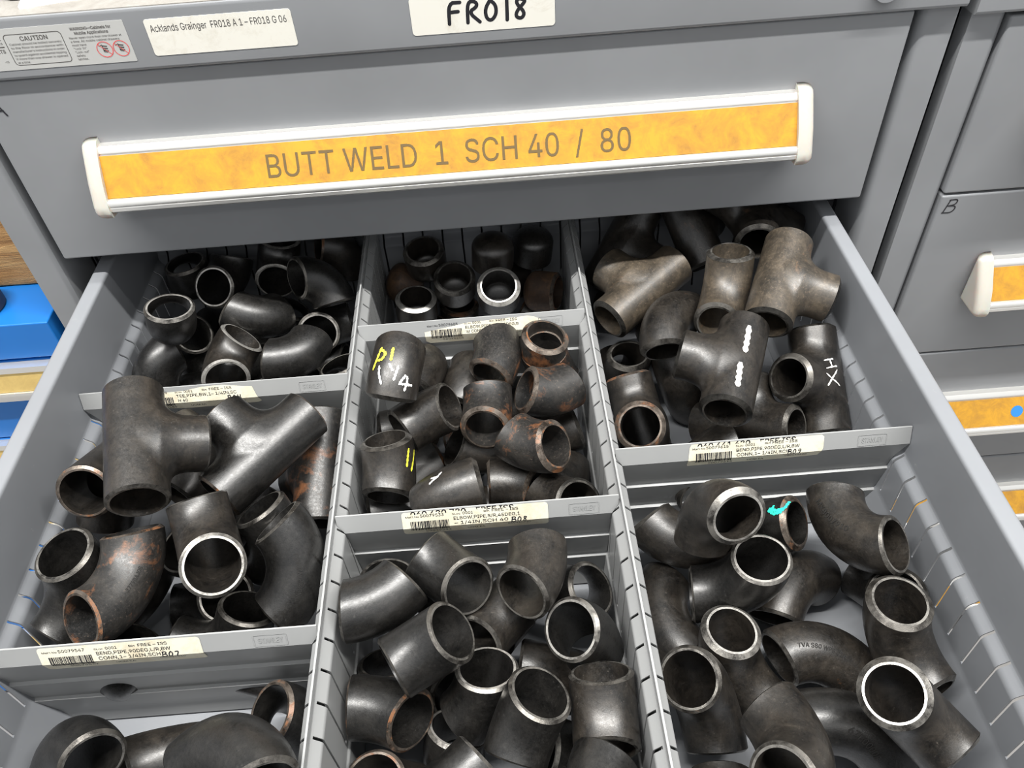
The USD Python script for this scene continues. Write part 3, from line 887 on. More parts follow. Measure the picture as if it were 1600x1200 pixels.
# identifier, shape, position, rotation vector, metal, rim, wall, label
FIT = [
    ('A1', 'E9S', (0.0746, 0.0657, -0.0599), (-0.583, 1.436, 0.432), 'dark', 'dull', 'thin', 'elbow opening upward behind all others at the rear left corner'),
    ('A2', 'E9S', (0.1091, 0.0312, -0.0676), (0.886, 1.385, 0.478), 'dark', 'bright', 'thin', 'shadowed elbow facing left with a bright lower rim edge, rear left compartment'),
    ('A3', 'E9S', (0.1036, -0.0570, -0.0186), (-0.342, 1.735, 0.254), 'dark', 'bright', 'thin', 'elbow with wide upward opening and shiny lip against the left drawer wall'),
    ('A4', 'E9S', (0.0829, 0.0037, -0.1029), (1.234, 1.702, -2.142), 'dark', 'dull', 'thin', 'upward-facing elbow with thin dull rim just left of the humped elbow'),
    ('A5', 'E9S', (0.1326, -0.0024, -0.0705), (-0.159, 0.458, -0.424), 'dark', 'dull', 'thin', 'humped elbow lying crosswise in the centre of the rear left compartment'),
    ('A6', 'E9S', (0.0786, -0.0316, -0.0912), (-0.568, 1.590, -2.043), 'dark', 'dull', 'thin', 'elbow leaning on the left wall, back outward, rear left compartment'),
    ('A7', 'E9S', (0.0957, -0.0350, -0.1485), (0.825, -2.309, 1.737), 'dark', 'dull', 'thin', 'elbow end just peeping over the torn-label divider at its left'),
    ('A8', 'E9S', (0.1402, -0.0883, -0.0835), (1.357, 2.088, 0.598), 'brown', 'shiny', 'thin', 'elbow with both openings showing, speckled bright rim, behind the torn label'),
    ('A9', 'E9S', (0.1730, -0.0610, -0.0884), (0.034, 0.074, -0.167), 'dark', 'dull', 'thin', 'long-looking elbow sloping to the right just above the torn-label divider'),
    ('A10', 'E9S', (0.2093, -0.0041, -0.1087), (1.722, 2.049, -0.391), 'dark', 'bright', 'thin', 'elbow facing left with flecked rim against the left partition'),
    ('A11', 'E9S', (0.1781, 0.0323, -0.1020), (-0.011, 1.991, -0.554), 'dark', 'dull', 'thin', 'dark upward opening between the humped elbow and the left partition'),
    ('A12', 'E9S', (0.1982, 0.0149, -0.0524), (-2.227, -0.551, 0.672), 'dark', 'dull', 'thin', 'elbow with narrow oval opening turned left, near the left partition top'),
    ('A13', 'E9S', (0.1678, 0.0451, -0.0774), (1.323, 1.464, 1.084), 'dark', 'shiny', 'thin', 'elbow standing in shadow with bright arched lower rim, rear left compartment'),
    ('A15', 'E9S', (0.1271, 0.0696, -0.1203), (-0.449, 1.766, -0.043), 'dark', 'dull', 'thin', 'barely visible opening right behind the humped elbow'),
    ('A16', 'E9S', (0.2108, 0.0787, -0.0589), (-1.675, 0.006, 0.494), 'brown', 'rusty', 'thin', 'shadowed elbow with an orange rust spot under the upper drawer'),
    ('A17', 'E9S', (0.2309, -0.0391, -0.1211), (-0.927, 1.308, 0.394), 'dark', 'bright', 'thin', 'elbow with thin bright rim in the front right corner of the rear left compartment'),
    ('A18', 'E9S', (0.1869, -0.0184, -0.1537), (2.346, 1.947, -0.273), 'dark', 'dull', 'thin', 'elbow showing two small openings above the right end of the torn-label divider'),
    ('A19', 'E9S', (0.1697, -0.0524, -0.1259), (-0.875, 1.614, 0.471), 'dark', 'dull', 'thin', 'elbow rim sliver just over the middle of the torn-label divider'),
    ('B1', 'TEE', (0.1358, -0.2735, -0.0163), (-1.643, -2.174, 0.340), 'brown', 'dull', 'thin', 'tee standing upright over the torn label, branch pointing right'),
    ('B2', 'TEE', (0.1685, -0.2374, -0.0637), (0.348, 0.044, 0.861), 'dark', 'rusty', 'thin', 'tee lying diagonally, its back shining, beside the left partition'),
    ('B3', 'TEE', (0.0750, -0.2389, -0.0441), (-1.337, -0.624, 1.652), 'brown', 'rusty', 'thin', 'tee with round rusty-edged opening low against the left wall'),
    ('B4', 'E90', (0.0772, -0.2919, -0.0436), (-1.947, 0.410, 1.741), 'dark', 'dull', 'thin', 'elbow with wide upward opening at the far left of the middle left compartment'),
    ('B5', 'E90', (0.1020, -0.3420, -0.0516), (0.634, 0.936, 0.505), 'rusty', 'rusty', 'thin', 'long elbow with an orange rust streak along its back'),
    ('B6', 'E90', (0.1938, -0.3214, -0.0284), (0.237, 1.751, 0.791), 'brown', 'bright', 'thin', 'elbow facing the viewer with a gleaming round rim'),
    ('B7', 'E90', (0.1996, -0.2450, -0.0712), (-1.275, 1.145, 0.338), 'dark', 'dull', 'thin', 'elbow with thin slanted opening right behind the gleaming-rim elbow'),
    ('B8', 'TEE', (0.2208, -0.3411, -0.1587), (-0.508, -2.505, -1.523), 'dark', 'dull', 'thin', 'tee with an upward branch just behind the stock label B07'),
    ('B9', 'E90', (0.2221, -0.2729, -0.0514), (-2.236, 0.899, 0.729), 'dark', 'dull', 'thin', 'long curved elbow against the left partition with stamped lettering'),
    ('B10', 'TEE', (0.2314, -0.2264, -0.1243), (-0.462, -0.995, 1.230), 'rusty', 'dull', 'thin', 'mottled tee lying under the diagonal tee beside the left partition'),
    ('B11', 'E90', (0.1107, -0.2749, -0.1611), (2.017, 0.214, -0.001), 'dark', 'dull', 'thin', 'dark elbow in the gap below the gleaming-rim elbow'),
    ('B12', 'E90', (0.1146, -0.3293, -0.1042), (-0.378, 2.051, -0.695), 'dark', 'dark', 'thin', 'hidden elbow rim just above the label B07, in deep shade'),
    ('C1', 'E90', (0.1090, -0.4122, -0.1067), (-0.775, -0.910, 2.241), 'dark', 'dull', 'thin', 'elbow at the bottom left corner of the picture, opening to the right'),
    ('C2', 'E90', (0.1047, -0.4065, -0.1464), (1.967, 1.055, -0.443), 'brown', 'dull', 'thin', 'elbow lying across the bottom left compartment between two others'),
    ('C3', 'E90', (0.1865, -0.4325, -0.0817), (2.903, 0.706, 0.894), 'dark', 'dull', 'thin', 'elbow with its domed back up at the bottom edge of the front left compartment'),
    ('C4', 'E90', (0.2234, -0.3929, -0.0987), (-1.318, 0.657, 0.822), 'dark', 'rusty', 'thin', 'elbow whose opening shows the drawer floor through it, beside the left partition'),
    ('D1', 'CAP', (0.3194, 0.0653, -0.0661), (1.711, 1.099, -1.455), 'brown', 'dull', 'thick', 'cap with open end up, furthest back left of the rear middle compartment'),
    ('D2', 'CAP', (0.3505, 0.0321, -0.0791), (1.648, 1.391, -1.361), 'brown', 'dull', 'thick', 'open-end-up cap in the centre of the rear middle compartment'),
    ('D3', 'CAP', (0.3086, 0.0284, -0.0985), (1.489, 1.060, -1.568), 'brown', 'shiny', 'thick', 'cap with shiny lower lip at the front left of the rear middle compartment'),
    ('D4', 'CAP', (0.3948, -0.0013, -0.0680), (1.728, 1.449, -1.300), 'dark', 'shiny', 'thick', 'cap with the brightest full ring and a glint inside it'),
    ('D5', 'CAP', (0.3899, 0.0503, -0.0828), (0.888, -1.327, 0.832), 'brown', 'dull', 'thick', 'dome-up cap behind the bright-ringed cap'),
    ('D6', 'CAP', (0.4312, 0.0763, -0.0977), (0.964, -1.270, 0.853), 'dark', 'dull', 'thick', 'knobbly dome-up cap at the rear right by the partition'),
    ('D7', 'CAP', (0.3075, 0.0808, -0.1274), (0.206, -2.627, 0.692), 'rust', 'rusty', 'thick', 'rust-brown domed cap at the left of the rear middle compartment'),
    ('D8', 'CAP', (0.4562, 0.0386, -0.1156), (-0.622, -2.887, 0.974), 'rust', 'rusty', 'thick', 'rust-brown cap lying on its side at the right of the rear middle compartment'),
    ('D9', 'CAP', (0.4166, 0.0611, -0.1533), (2.480, -0.426, -0.675), 'brown', 'rusty', 'thick', 'cap lying low just behind the divider at the right'),
    ('D10', 'CAP', (0.3493, 0.0675, -0.1432), (1.424, 0.979, -1.629), 'brown', 'rusty', 'thick', 'rusty-ringed cap underneath the central open cap'),
    ('D11', 'CAP', (0.3164, 0.0397, -0.1456), (1.393, 0.983, -1.630), 'brown', 'rusty', 'thick', 'cap with only its rusty ring top showing over the divider'),
    ('E1', 'E45', (0.3003, -0.1634, -0.0474), (-0.609, -1.239, 0.532), 'brown', 'dull', 'thick', 'elbow with 1 1/4 hand-painted in white and yellow strokes'),
    ('E2', 'E45', (0.3469, -0.1544, -0.0704), (-0.643, 0.538, 2.853), 'brown', 'dull', 'thin', 'worn elbow lying crosswise with both ends visible, left of centre'),
    ('E3', 'E45', (0.3809, -0.1176, -0.0767), (-0.042, -0.130, 1.027), 'rusty', 'rusty', 'thick', 'orange-rusted elbow leaning against the half-hidden label'),
    ('E4', 'E45', (0.3745, -0.1733, -0.0822), (0.908, 1.129, 0.954), 'rusty', 'rusty', 'thick', 'rusted elbow with round rust-ringed opening at the centre of the picture'),
    ('E5', 'E45', (0.4336, -0.0906, -0.0568), (1.281, 1.349, -1.543), 'rusty', 'rusty', 'thick', 'elbow with upward rusty opening covering the end of the label'),
    ('E6', 'E45', (0.4103, -0.1437, -0.0687), (0.497, 0.523, -0.106), 'rusty', 'rusty', 'thick', 'elbow with orange-edged left opening, upper right of the centre compartment'),
    ('E7', 'E45', (0.4312, -0.2106, -0.0657), (0.088, 2.156, 1.024), 'rusty', 'rusty', 'thick', 'elbow with thick worn ring facing right, right of centre'),
    ('E8', 'E45', (0.2953, -0.1929, -0.0618), (2.217, -0.765, -1.872), 'brown', 'dull', 'thick', 'upright elbow with three yellow paint strokes on its side'),
    ('E9', 'E45', (0.3712, -0.2427, -0.0652), (-0.174, 2.225, -1.998), 'brown', 'dull', 'thick', 'elbow with a white paint tick lying above the label B08'),
    ('E10', 'E45', (0.3730, -0.2001, -0.1227), (2.598, 0.053, -0.057), 'brown', 'rusty', 'thick', 'elbow right of the white-ticked one, in its shade'),
    ('E11', 'E45', (0.4252, -0.2029, -0.1437), (-0.075, 0.315, 0.723), 'brown', 'dull', 'thin', 'elbow in the front right corner of the centre compartment'),
    ('E12', 'E45', (0.4585, -0.1341, -0.1320), (-0.185, 2.730, -0.900), 'brown', 'dull', 'thick', 'elbow wedged against the right partition in the centre compartment'),
    ('E13', 'E45', (0.2743, -0.1185, -0.1403), (-1.238, -0.136, 0.077), 'brown', 'dull', 'thick', 'brown elbow behind the yellow-striped upright elbow'),
    ('E14', 'E45', (0.3310, -0.1494, -0.1496), (-0.108, 0.925, -2.589), 'rusty', 'rusty', 'thick', 'rust-speckled elbow end between the yellow-striped and white-ticked elbows'),
    ('E15', 'E45', (0.3363, -0.1256, -0.1599), (-2.321, -0.182, -0.238), 'rusty', 'rusty', 'thick', 'mottled elbow underneath the crosswise worn elbow'),
    ('E16', 'E45', (0.3488, -0.1173, -0.1117), (-0.641, -0.810, 0.762), 'brown', 'dull', 'thick', 'elbow behind the orange-rusted elbow at the half-hidden label'),
    ('E17', 'E45', (0.3098, -0.1226, -0.0816), (-0.923, -0.678, 0.981), 'brown', 'dull', 'thick', 'elbow with small dark opening right of the hand-painted elbow'),
    ('E18', 'E45', (0.2739, -0.2162, -0.1319), (-1.552, -0.205, 0.015), 'brown', 'dull', 'thick', 'elbow back low in the front left corner of the centre compartment'),
    ('E20', 'E45', (0.4459, -0.0935, -0.1160), (-1.494, -1.234, -2.384), 'rusty', 'rusty', 'thick', 'dark rusty elbow deep at the rear right of the centre compartment'),
    ('F1', 'E45', (0.3165, -0.3207, -0.0665), (-1.218, 2.821, 0.381), 'dark', 'dull', 'thin', 'large dark elbow against the left partition with orange rust spots'),
    ('F2', 'E45', (0.3596, -0.3295, -0.0676), (0.197, 1.508, 1.546), 'dark', 'dull', 'thin', 'elbow opening to the lower right with its tip over the label B08'),
    ('F3', 'E45', (0.3498, -0.3680, -0.0544), (-0.966, 1.193, 2.453), 'dark', 'dull', 'thin', 'big shiny elbow lying diagonally with its opening to the upper right'),
    ('F4', 'E45', (0.2990, -0.3010, -0.0917), (-0.233, 1.713, -0.251), 'dark', 'dull', 'thin', 'ring of an elbow behind the large rust-spotted one'),
    ('F5', 'E45', (0.3452, -0.2974, -0.1058), (0.118, 1.841, -0.866), 'dark', 'bright', 'thin', 'elbow rim just showing behind the one under label B08'),
    ('F6', 'E45', (0.3923, -0.3184, -0.1081), (0.678, -1.193, -2.371), 'brown', 'dull', 'thin', 'elbow between the big shiny one and the brown-speckled one'),
    ('F7', 'E45', (0.3688, -0.3782, -0.0884), (-1.498, 1.507, 1.113), 'dark', 'bright', 'thin', 'elbow with upward oval opening right below the big shiny one'),
    ('F8', 'E45', (0.4032, -0.4055, -0.0710), (1.625, -0.411, -2.546), 'dark', 'dull', 'thin', 'tall elbow with oval opening up, bottom centre of the picture'),
    ('F9', 'E45', (0.4432, -0.3902, -0.0810), (1.822, -0.834, -1.735), 'brown', 'dull', 'thin', 'upright barrel-like elbow with openings at top and bottom by the right partition'),
    ('F10', 'E45', (0.4266, -0.3613, -0.0772), (-2.046, -0.013, 1.239), 'dark', 'bright', 'thin', 'elbow facing left with silvery inside, by the right partition'),
    ('F11', 'E45', (0.4474, -0.3150, -0.1080), (0.546, 2.205, -0.648), 'dark', 'dull', 'thin', 'elbow opening right in the rear right corner of the front middle compartment'),
    ('F12', 'E45', (0.3953, -0.3383, -0.0659), (0.232, 0.513, 0.806), 'brown', 'dull', 'thin', 'brown-speckled elbow with opening to the lower left'),
    ('F13', 'E45', (0.3885, -0.3539, -0.1454), (-1.227, 0.209, -0.099), 'brown', 'dull', 'thin', 'elbow lying behind the tall elbow, end to the left'),
    ('F14', 'E45', (0.3169, -0.4015, -0.1086), (-0.193, 0.752, 2.288), 'dark', 'rusty', 'thin', 'elbow lying at the left partition with opening to the right and rusty edge'),
    ('F15', 'E45', (0.2917, -0.4363, -0.1166), (1.263, 1.181, -1.071), 'brown', 'rusty', 'thin', 'elbow opening to the left at the bottom edge, front middle compartment'),
    ('F16', 'E45', (0.3637, -0.4298, -0.1080), (-0.820, 2.367, -1.051), 'dark', 'bright', 'thin', 'elbow back at the bottom edge with stamped letters'),
    ('F17', 'E45', (0.3443, -0.3981, -0.1344), (-0.037, 1.642, -0.911), 'dark', 'bright', 'thin', 'shadowed opening with bright ring top between three bottom elbows'),
    ('F18', 'E45', (0.4014, -0.4153, -0.1379), (-1.577, 0.381, 0.446), 'dark', 'bright', 'thin', 'elbow with bright ring side right of the tall elbow, at the bottom'),
    ('F19', 'E45', (0.4438, -0.4478, -0.1311), (-0.196, 1.560, -0.600), 'brown', 'bright', 'thin', 'elbow ring at the very bottom below the barrel-like elbow'),
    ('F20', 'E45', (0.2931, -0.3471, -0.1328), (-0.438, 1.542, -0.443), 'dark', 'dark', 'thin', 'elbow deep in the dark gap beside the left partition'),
    ('F22', 'E45', (0.3910, -0.2900, -0.1615), (0.666, -1.354, -1.945), 'rusty', 'dark', 'thin', 'mottled elbow deep behind the brown-speckled elbow'),
    ('G1', 'TEE', (0.4954, -0.0484, -0.0827), (0.130, -0.136, 0.666), 'tan', 'dark', 'thick', 'tan-speckled tee lying diagonally at the left of the rear right compartment'),
    ('G2', 'TEE', (0.6245, -0.1079, -0.0487), (-2.384, -1.548, -0.122), 'tan', 'dark', 'thick', 'large tan-speckled tee leaning right against the drawer wall'),
    ('G3', 'E90', (0.6076, -0.0342, -0.0227), (-2.113, 0.673, 1.970), 'tan', 'dull', 'thick', 'elbow standing between two tan-speckled tees, openings up and down'),
    ('G4', 'TEE', (0.5691, -0.1927, -0.0633), (0.136, -0.053, 1.174), 'brown', 'dark', 'thick', 'tee with a long white paint bar down its back'),
    ('G5', 'TEE', (0.6765, -0.1654, -0.1338), (1.010, 0.091, 1.666), 'brown', 'dull', 'thick', 'tee marked HX in white, branch facing left'),
    ('G6', 'TEE', (0.5218, -0.1891, -0.1511), (1.417, 0.723, 1.867), 'brown', 'rusty', 'thick', 'tee with a round chipped opening facing the viewer, by the right partition'),
    ('G7', 'E90', (0.5141, -0.0672, -0.1104), (-0.234, 1.539, 0.177), 'brown', 'dull', 'thick', 'elbow opening to the upper right, half under the diagonal tee'),
    ('G8', 'E90', (0.5390, -0.1011, -0.0782), (-1.533, -1.831, 0.277), 'brown', 'dull', 'thick', 'elbow lying under the diagonal tan-speckled tee'),
    ('G9', 'E90', (0.5544, -0.0614, -0.1107), (-0.642, 1.104, -0.996), 'brown', 'dull', 'thick', 'elbow back between the white-barred tee and the chipped-opening tee'),
    ('G10', 'TEE', (0.6421, -0.1753, -0.1105), (0.501, 2.249, 0.807), 'brown', 'dull', 'thick', 'tee low at the label B09, opening to the right'),
    ('G11', 'TEE', (0.5520, 0.0871, -0.0474), (0.956, 0.446, -2.255), 'brown', 'dull', 'thick', 'shadowed tee under the upper drawer, furthest left in the rear right compartment'),
    ('G12', 'TEE', (0.6051, 0.0218, -0.0818), (-1.049, -2.006, 0.149), 'brown', 'dull', 'thick', 'shadowed tee in the middle under the upper drawer edge'),
    ('G13', 'TEE', (0.6115, 0.0523, -0.0124), (-2.916, 0.235, 0.836), 'brown', 'dull', 'thick', 'shadowed tee with arched opening at the right under the upper drawer edge'),
    ('H1', 'E90', (0.5448, -0.3136, -0.0322), (-1.370, -1.006, 1.701), 'brown', 'bright', 'thick', 'domed elbow with dark opening right below the label B09'),
    ('H2', 'E90', (0.5002, -0.2484, -0.1204), (0.558, 0.110, -1.017), 'brown', 'dull', 'thick', 'glittering curved elbow at the rear left of the front right compartment'),
    ('H3', 'E90', (0.5680, -0.3167, -0.0805), (-1.164, 1.208, 1.048), 'dark', 'bright', 'thin', 'elbow with bright opening up, its other end to the left'),
    ('H4', 'E90', (0.5411, -0.3551, -0.1088), (1.690, 0.731, -1.936), 'brown', 'bright', 'thick', 'elbow standing with round opening up, left of the middle, front right compartment'),
    ('H5', 'E90', (0.5433, -0.4170, -0.0856), (2.087, -1.328, -0.385), 'brown', 'dull', 'thin', 'elbow back butting against the end of the standing one, at the bottom'),
    ('H6', 'E90', (0.5759, -0.3655, -0.1375), (-2.481, -0.501, 0.033), 'brown', 'dull', 'thin', 'long elbow curving over the drawer floor with faint stamped line'),
    ('H7', 'E90', (0.5806, -0.4105, -0.1410), (-2.184, -0.226, -0.249), 'dark', 'dull', 'thin', 'long elbow with stamped number on its back at the bottom'),
    ('H8', 'E90', (0.6481, -0.3605, -0.0753), (2.050, 0.395, -2.006), 'brown', 'dull', 'thick', 'tall elbow standing against the right drawer wall, opening up'),
    ('H9', 'E90', (0.6161, -0.4248, -0.0659), (2.454, 0.774, -1.467), 'brown', 'bright', 'thick', 'elbow with the brightest round ring at the lower right'),
    ('H10', 'E90', (0.6642, -0.3154, -0.0793), (0.472, 2.309, 0.153), 'brown', 'dull', 'thin', 'elbow lying at the upper right with stamped number along it'),
    ('H11', 'E90', (0.6111, -0.2741, -0.1045), (1.086, 2.068, -1.828), 'dark', 'rusty', 'thick', 'dark elbow with a teal paint mark'),
    ('H12', 'E90', (0.5840, -0.3304, -0.1463), (-1.760, -1.342, 0.286), 'brown', 'dull', 'thin', 'elbow with arched back in the middle of the front right compartment'),
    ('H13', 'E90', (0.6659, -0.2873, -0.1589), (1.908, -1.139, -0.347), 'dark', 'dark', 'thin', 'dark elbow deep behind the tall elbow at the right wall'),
    ('H14', 'E90', (0.5207, -0.3515, -0.1585), (-1.030, -2.855, 0.142), 'brown', 'dull', 'thin', 'elbow by the right partition with its end to the right'),
    ('H15', 'E90', (0.5215, -0.4193, -0.1571), (1.209, 0.580, 1.589), 'brown', 'dull', 'thin', 'elbow with one thin gleaming line along it, by the right partition'),
    ('H16', 'E90', (0.5211, -0.4314, -0.1594), (1.223, -1.402, -1.216), 'brown', 'dull', 'thin', 'elbow end at the bottom edge beside the right partition'),
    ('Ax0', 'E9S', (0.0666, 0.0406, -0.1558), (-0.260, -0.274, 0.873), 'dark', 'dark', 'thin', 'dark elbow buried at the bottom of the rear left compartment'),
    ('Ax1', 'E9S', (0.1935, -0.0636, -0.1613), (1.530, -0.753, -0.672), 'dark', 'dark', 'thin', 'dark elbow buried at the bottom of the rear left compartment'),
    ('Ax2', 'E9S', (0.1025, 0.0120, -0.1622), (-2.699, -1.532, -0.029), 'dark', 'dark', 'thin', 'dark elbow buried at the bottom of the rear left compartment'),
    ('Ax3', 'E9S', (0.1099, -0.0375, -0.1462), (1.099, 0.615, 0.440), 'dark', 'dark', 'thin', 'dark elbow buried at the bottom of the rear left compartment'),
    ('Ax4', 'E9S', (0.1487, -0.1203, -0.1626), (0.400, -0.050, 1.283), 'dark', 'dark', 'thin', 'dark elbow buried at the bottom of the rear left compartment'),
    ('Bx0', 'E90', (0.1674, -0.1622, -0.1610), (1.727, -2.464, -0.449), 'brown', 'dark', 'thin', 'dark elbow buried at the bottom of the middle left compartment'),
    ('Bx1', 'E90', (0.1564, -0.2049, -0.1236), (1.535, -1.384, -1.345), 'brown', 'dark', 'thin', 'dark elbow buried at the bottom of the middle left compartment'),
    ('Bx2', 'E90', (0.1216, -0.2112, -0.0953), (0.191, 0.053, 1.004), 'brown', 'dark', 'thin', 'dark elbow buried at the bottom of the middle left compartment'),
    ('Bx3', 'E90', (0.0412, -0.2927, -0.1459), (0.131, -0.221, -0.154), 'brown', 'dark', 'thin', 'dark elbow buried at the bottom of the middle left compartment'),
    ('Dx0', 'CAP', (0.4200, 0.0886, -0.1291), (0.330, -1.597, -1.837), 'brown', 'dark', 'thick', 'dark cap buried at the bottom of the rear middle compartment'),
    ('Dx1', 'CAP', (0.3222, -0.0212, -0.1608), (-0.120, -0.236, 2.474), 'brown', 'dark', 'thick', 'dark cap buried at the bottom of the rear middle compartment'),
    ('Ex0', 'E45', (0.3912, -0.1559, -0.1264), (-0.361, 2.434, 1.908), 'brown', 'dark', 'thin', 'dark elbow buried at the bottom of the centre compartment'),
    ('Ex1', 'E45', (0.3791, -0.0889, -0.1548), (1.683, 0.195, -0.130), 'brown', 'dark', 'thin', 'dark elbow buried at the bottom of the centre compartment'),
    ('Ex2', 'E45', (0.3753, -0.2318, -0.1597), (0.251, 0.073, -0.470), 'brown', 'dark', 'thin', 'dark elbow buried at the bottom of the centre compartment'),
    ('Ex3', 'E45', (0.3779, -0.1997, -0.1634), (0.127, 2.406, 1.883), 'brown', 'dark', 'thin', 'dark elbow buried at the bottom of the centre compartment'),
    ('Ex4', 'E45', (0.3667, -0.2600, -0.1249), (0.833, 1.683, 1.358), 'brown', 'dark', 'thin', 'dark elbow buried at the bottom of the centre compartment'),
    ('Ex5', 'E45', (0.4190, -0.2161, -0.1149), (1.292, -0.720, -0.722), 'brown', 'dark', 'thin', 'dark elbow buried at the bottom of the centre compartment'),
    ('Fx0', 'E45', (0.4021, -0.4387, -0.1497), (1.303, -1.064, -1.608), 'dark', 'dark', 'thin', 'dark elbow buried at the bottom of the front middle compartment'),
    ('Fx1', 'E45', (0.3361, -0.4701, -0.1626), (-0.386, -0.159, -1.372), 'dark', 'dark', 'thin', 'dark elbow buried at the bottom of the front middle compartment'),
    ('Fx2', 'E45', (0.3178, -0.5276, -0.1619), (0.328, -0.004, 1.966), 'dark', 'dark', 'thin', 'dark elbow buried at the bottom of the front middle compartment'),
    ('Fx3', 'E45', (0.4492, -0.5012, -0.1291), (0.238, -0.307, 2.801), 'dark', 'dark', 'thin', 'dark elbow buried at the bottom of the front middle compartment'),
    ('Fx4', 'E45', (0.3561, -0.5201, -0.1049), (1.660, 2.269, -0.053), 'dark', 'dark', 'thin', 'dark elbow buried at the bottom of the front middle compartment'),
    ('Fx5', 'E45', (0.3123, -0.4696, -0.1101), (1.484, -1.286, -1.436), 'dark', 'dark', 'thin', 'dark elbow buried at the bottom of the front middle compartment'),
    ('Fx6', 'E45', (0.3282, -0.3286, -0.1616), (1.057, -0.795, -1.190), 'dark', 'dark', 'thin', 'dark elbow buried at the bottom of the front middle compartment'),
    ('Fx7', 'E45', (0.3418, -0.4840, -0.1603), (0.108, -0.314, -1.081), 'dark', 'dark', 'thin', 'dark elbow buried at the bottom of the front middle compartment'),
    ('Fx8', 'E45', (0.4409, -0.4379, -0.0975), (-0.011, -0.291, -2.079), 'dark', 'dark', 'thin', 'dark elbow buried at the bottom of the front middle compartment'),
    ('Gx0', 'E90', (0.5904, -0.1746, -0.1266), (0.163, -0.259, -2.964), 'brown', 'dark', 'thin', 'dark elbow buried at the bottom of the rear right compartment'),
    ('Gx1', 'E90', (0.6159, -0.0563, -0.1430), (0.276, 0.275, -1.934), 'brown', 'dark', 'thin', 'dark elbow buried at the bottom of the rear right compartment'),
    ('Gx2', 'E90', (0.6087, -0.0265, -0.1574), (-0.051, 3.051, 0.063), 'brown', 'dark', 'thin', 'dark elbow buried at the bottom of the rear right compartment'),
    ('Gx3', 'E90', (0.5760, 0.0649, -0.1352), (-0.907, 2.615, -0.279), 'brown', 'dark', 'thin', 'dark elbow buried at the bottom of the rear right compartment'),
]


def brush(shape, paint, width, lines):
    """hand-painted strokes lying on a fitting; lines: points of its surface in mm"""
    def centre(p):
        if shape == 'TEE':
            return np.array([np.clip(p[0], 0, 2 * TC), 0, 0])
        R, th = ARC[shape]
        a = np.clip(math.atan2(p[0], R - p[1]), 0, th)
        return np.array([R * math.sin(a), R * (1 - math.cos(a)), 0])

    def lift(c, nn):   # distance from the centre line to the surface
        if shape != 'TEE':
            return RO
        r = RO
        for _ in range(12):
            r += TEE_SDF(*(c + nn * r))
        return r

    def run(prim):
        V, F = [], []
        for l in lines:
            q = np.array(l) / 1000.0
            t = np.linspace(0, len(q) - 1, (len(q) - 1) * 8 + 1)
            q = np.stack([np.interp(t, np.arange(len(q)), q[:, k]) for k in range(3)], 1)
            d = np.gradient(q, axis=0)
            for k in range(len(q)):
                n = q[k] - centre(q[k])
                n /= np.linalg.norm(n)
                side = np.cross(n, d[k] / np.linalg.norm(d[k]))
                w = width * (.5 + .12 * math.sin(k * 1.7 + len(l)))
                for s in (-1, 0, 1):
                    p = q[k] + side * w * s * (1 if 0 < k < len(q) - 1 else .6)
                    c = centre(p)
                    nn = (p - c) / np.linalg.norm(p - c)
                    V.append(c + nn * (lift(c, nn) + .00045))
                if k:
                    b = len(V) - 6
                    F += [(b, b + 1, b + 4), (b, b + 4, b + 3), (b + 1, b + 2, b + 5), (b + 1, b + 5, b + 4)]
        obj('paint_mark', trimesh.Trimesh(np.array(V), np.array(F), process=False), M[paint], prim, smooth=False, label=paint.replace('_paint', '').replace('_worn', '') + ' painted mark')
    return run


def stamped(shape, text, h, pts):
    """letters stamped along an elbow's back; pts: start and end of the base line and a point above the start, in mm"""
    R, th = ARC[shape]

    def sp(p):
        a = math.atan2(p[0], R - p[1])
        c = np.array([R * math.sin(a), R * (1 - math.cos(a)), 0])
        v = np.array(p) - c
        n = np.array([-math.sin(a), math.cos(a), 0])
        return np.array([a * R, RO * math.atan2(v[2], -(v @ n))])

    def run(prim):
        a, b, c = (sp(np.array(p) / 1000.0) for p in pts)
        L = np.linalg.norm(b - a)
        e1 = (b - a) / L
        e2 = np.array([-e1[1], e1[0]])
        if (c - a) @ e2 < 0:
            e2 = -e2
        v, f = text2d(text, h, L, True)
        if e1[0] * e2[1] - e1[1] * e2[0] > 0:
            f = f[:, ::-1]
        g = a + v[:, :1] * e1 + v[:, 1:] * e2
        obj('stamped_lettering', trimesh.Trimesh(on_elbow(shape, g[:, 0], g[:, 1] / RO, np.full(len(g), RO + .00035)), f, process=False), M['stamp'], prim, smooth=False)
    return run


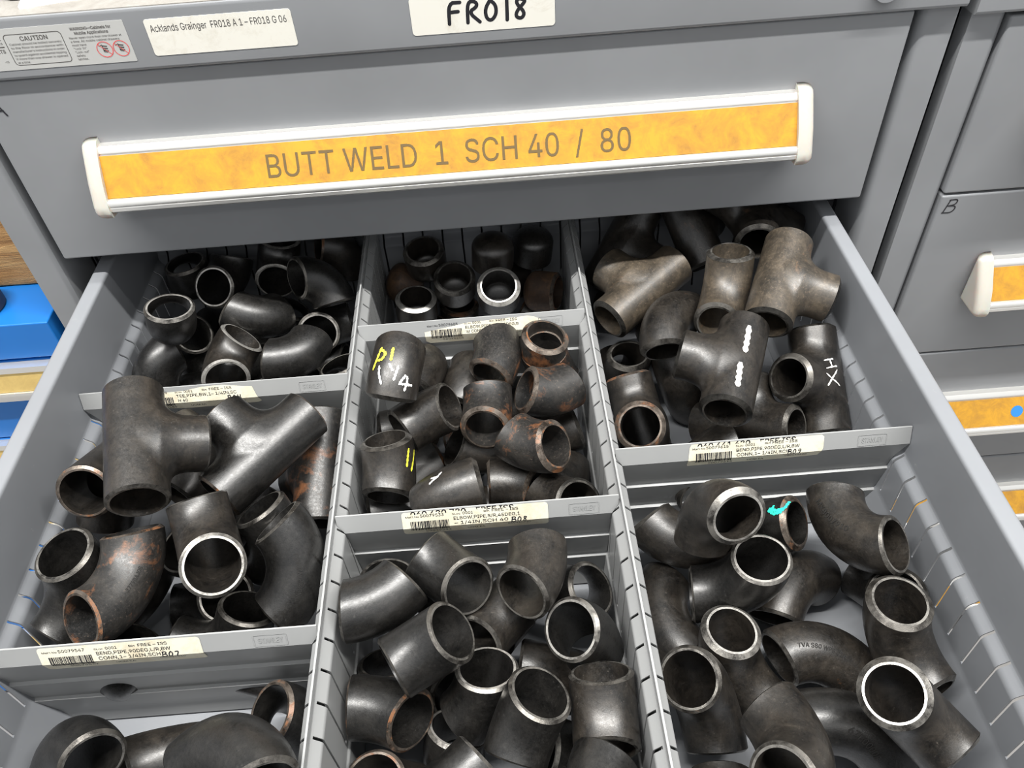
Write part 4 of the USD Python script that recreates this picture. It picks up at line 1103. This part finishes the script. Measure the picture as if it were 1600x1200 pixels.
MARKS.update({
    'E1': [
        brush('E45', 'yellow_paint', 0.0022, [
            [(21.4, -10.9, 16.2), (30.7, -9.3, 14.5), (40.8, -5.9, 12.4)],
            [(38.7, -7.3, 12.2), (36.3, -11.2, 8.3), (31.1, -12.3, 10.4), (29.5, -10.7, 13.4)],
            [(42.0, -9.5, 3.4), (36.8, -12.5, 3.4), (31.3, -14.8, 3.3)],
        ]),
        brush('E45', 'white_paint', 0.0019, [
            [(26.1, -13.7, 11.5), (19.1, -16.3, 10.4), (11.8, -19.3, 7.1)],
            [(29.1, -15.6, 4.2), (23.6, -17.9, 0.0)],
            [(28.7, -15.9, -3.4), (22.4, -18.1, -2.6), (16.4, -19.6, -1.7)],
            [(22.2, -15.6, -10.3), (18.1, -17.6, -8.0), (14.5, -19.1, -6.5), (14.8, -17.0, -10.9), (14.5, -12.6, -16.1)],
            [(21.4, -15.1, -11.4), (16.0, -16.0, -12.0), (9.3, -17.8, -10.9)],
        ]),
    ],
    'E8': [
        brush('E45', 'yellow_paint', 0.0021, [
            [(7.0, 5.2, -20.9), (13.4, 9.0, -20.2), (20.0, 12.9, -19.6)],
            [(12.1, -2.6, -21.1), (18.9, 3.8, -21.4), (25.1, 10.3, -21.0)],
        ]),
    ],
    'G5': [
        brush('TEE', 'white_paint', 0.0016, [
            [(61.9, 19.1, 17.1), (63.8, 8.7, 19.6)],
            [(62.7, 12.4, 17.5), (56.3, 14.3, 20.1)],
            [(54.3, 22.8, 20.8), (57.2, 6.5, 20.4)],
            [(49.9, 24.7, 21.4), (44.5, 16.0, 21.0), (39.4, 6.5, 20.4)],
            [(53.8, 8.3, 20.9), (45.4, 17.4, 21.1), (39.1, 21.7, 19.1)],
        ]),
    ],
    'G4': [
        brush('TEE', 'pale_paint', 0.0044, [
            [(79.3, -2.3, 21.3), (63.5, -3.1, 21.2), (49.2, -3.3, 21.2)],
            [(38.1, -1.9, 21.3), (25.3, -2.8, 21.3), (12.7, -3.6, 21.1)],
        ]),
    ],
    'H11': [
        brush('E90', 'teal_paint', 0.0024, [
            [(13.9, -19.9, -2.1), (8.5, -20.6, 1.8), (3.0, -21.2, 1.0), (-1.0, -21.2, -3.2), (-2.9, -19.6, -8.2)],
            [(13.3, -19.9, -3.3), (6.7, -20.9, -0.6), (-0.1, -21.4, -1.7)],
            [(9.3, -19.8, -5.8), (10.7, -20.5, 0.1)],
        ]),
    ],
    'E9': [
        brush('E45', 'white_paint', 0.0017, [
            [(38.6, -11.7, -2.7), (35.2, -13.0, -4.4), (31.6, -14.3, -5.2), (27.3, -14.8, -8.7)],
            [(36.5, -11.5, -7.4), (31.0, -14.4, -5.5)],
        ]),
    ],
    'H7': [stamped('E90', '67E00008', 0.0046, [(23.6, -0.8, -20.5), (35.5, 23.9, -20.7), (29.4, -2.0, -18.9)])],
    'H6': [stamped('E90', 'TVA S80 WPB 01A', 0.003, [(9.7, -6.9, -20.0), (36.6, 15.0, -21.4), (11.4, -8.4, -19.2)])],
    'H10': [stamped('E90', 'MX8007910', 0.004, [(51.5, 32.9, -20.8), (25.2, 4.8, -21.3), (48.2, 33.8, -21.4)])],
    'B9': [stamped('E90', 'ND@PAWDASU', 0.0036, [(47.9, 23.7, -20.7), (24.2, 2.8, -21.2), (44.8, 25.6, -21.4)])],
    'B5': [stamped('E90', '2779BAJ08', 0.0028, [(23.4, 11.1, 21.0), (37.5, 24.5, 21.0), (21.3, 13.7, 20.1)])],
})

for row in FIT:
    fitting(*row)
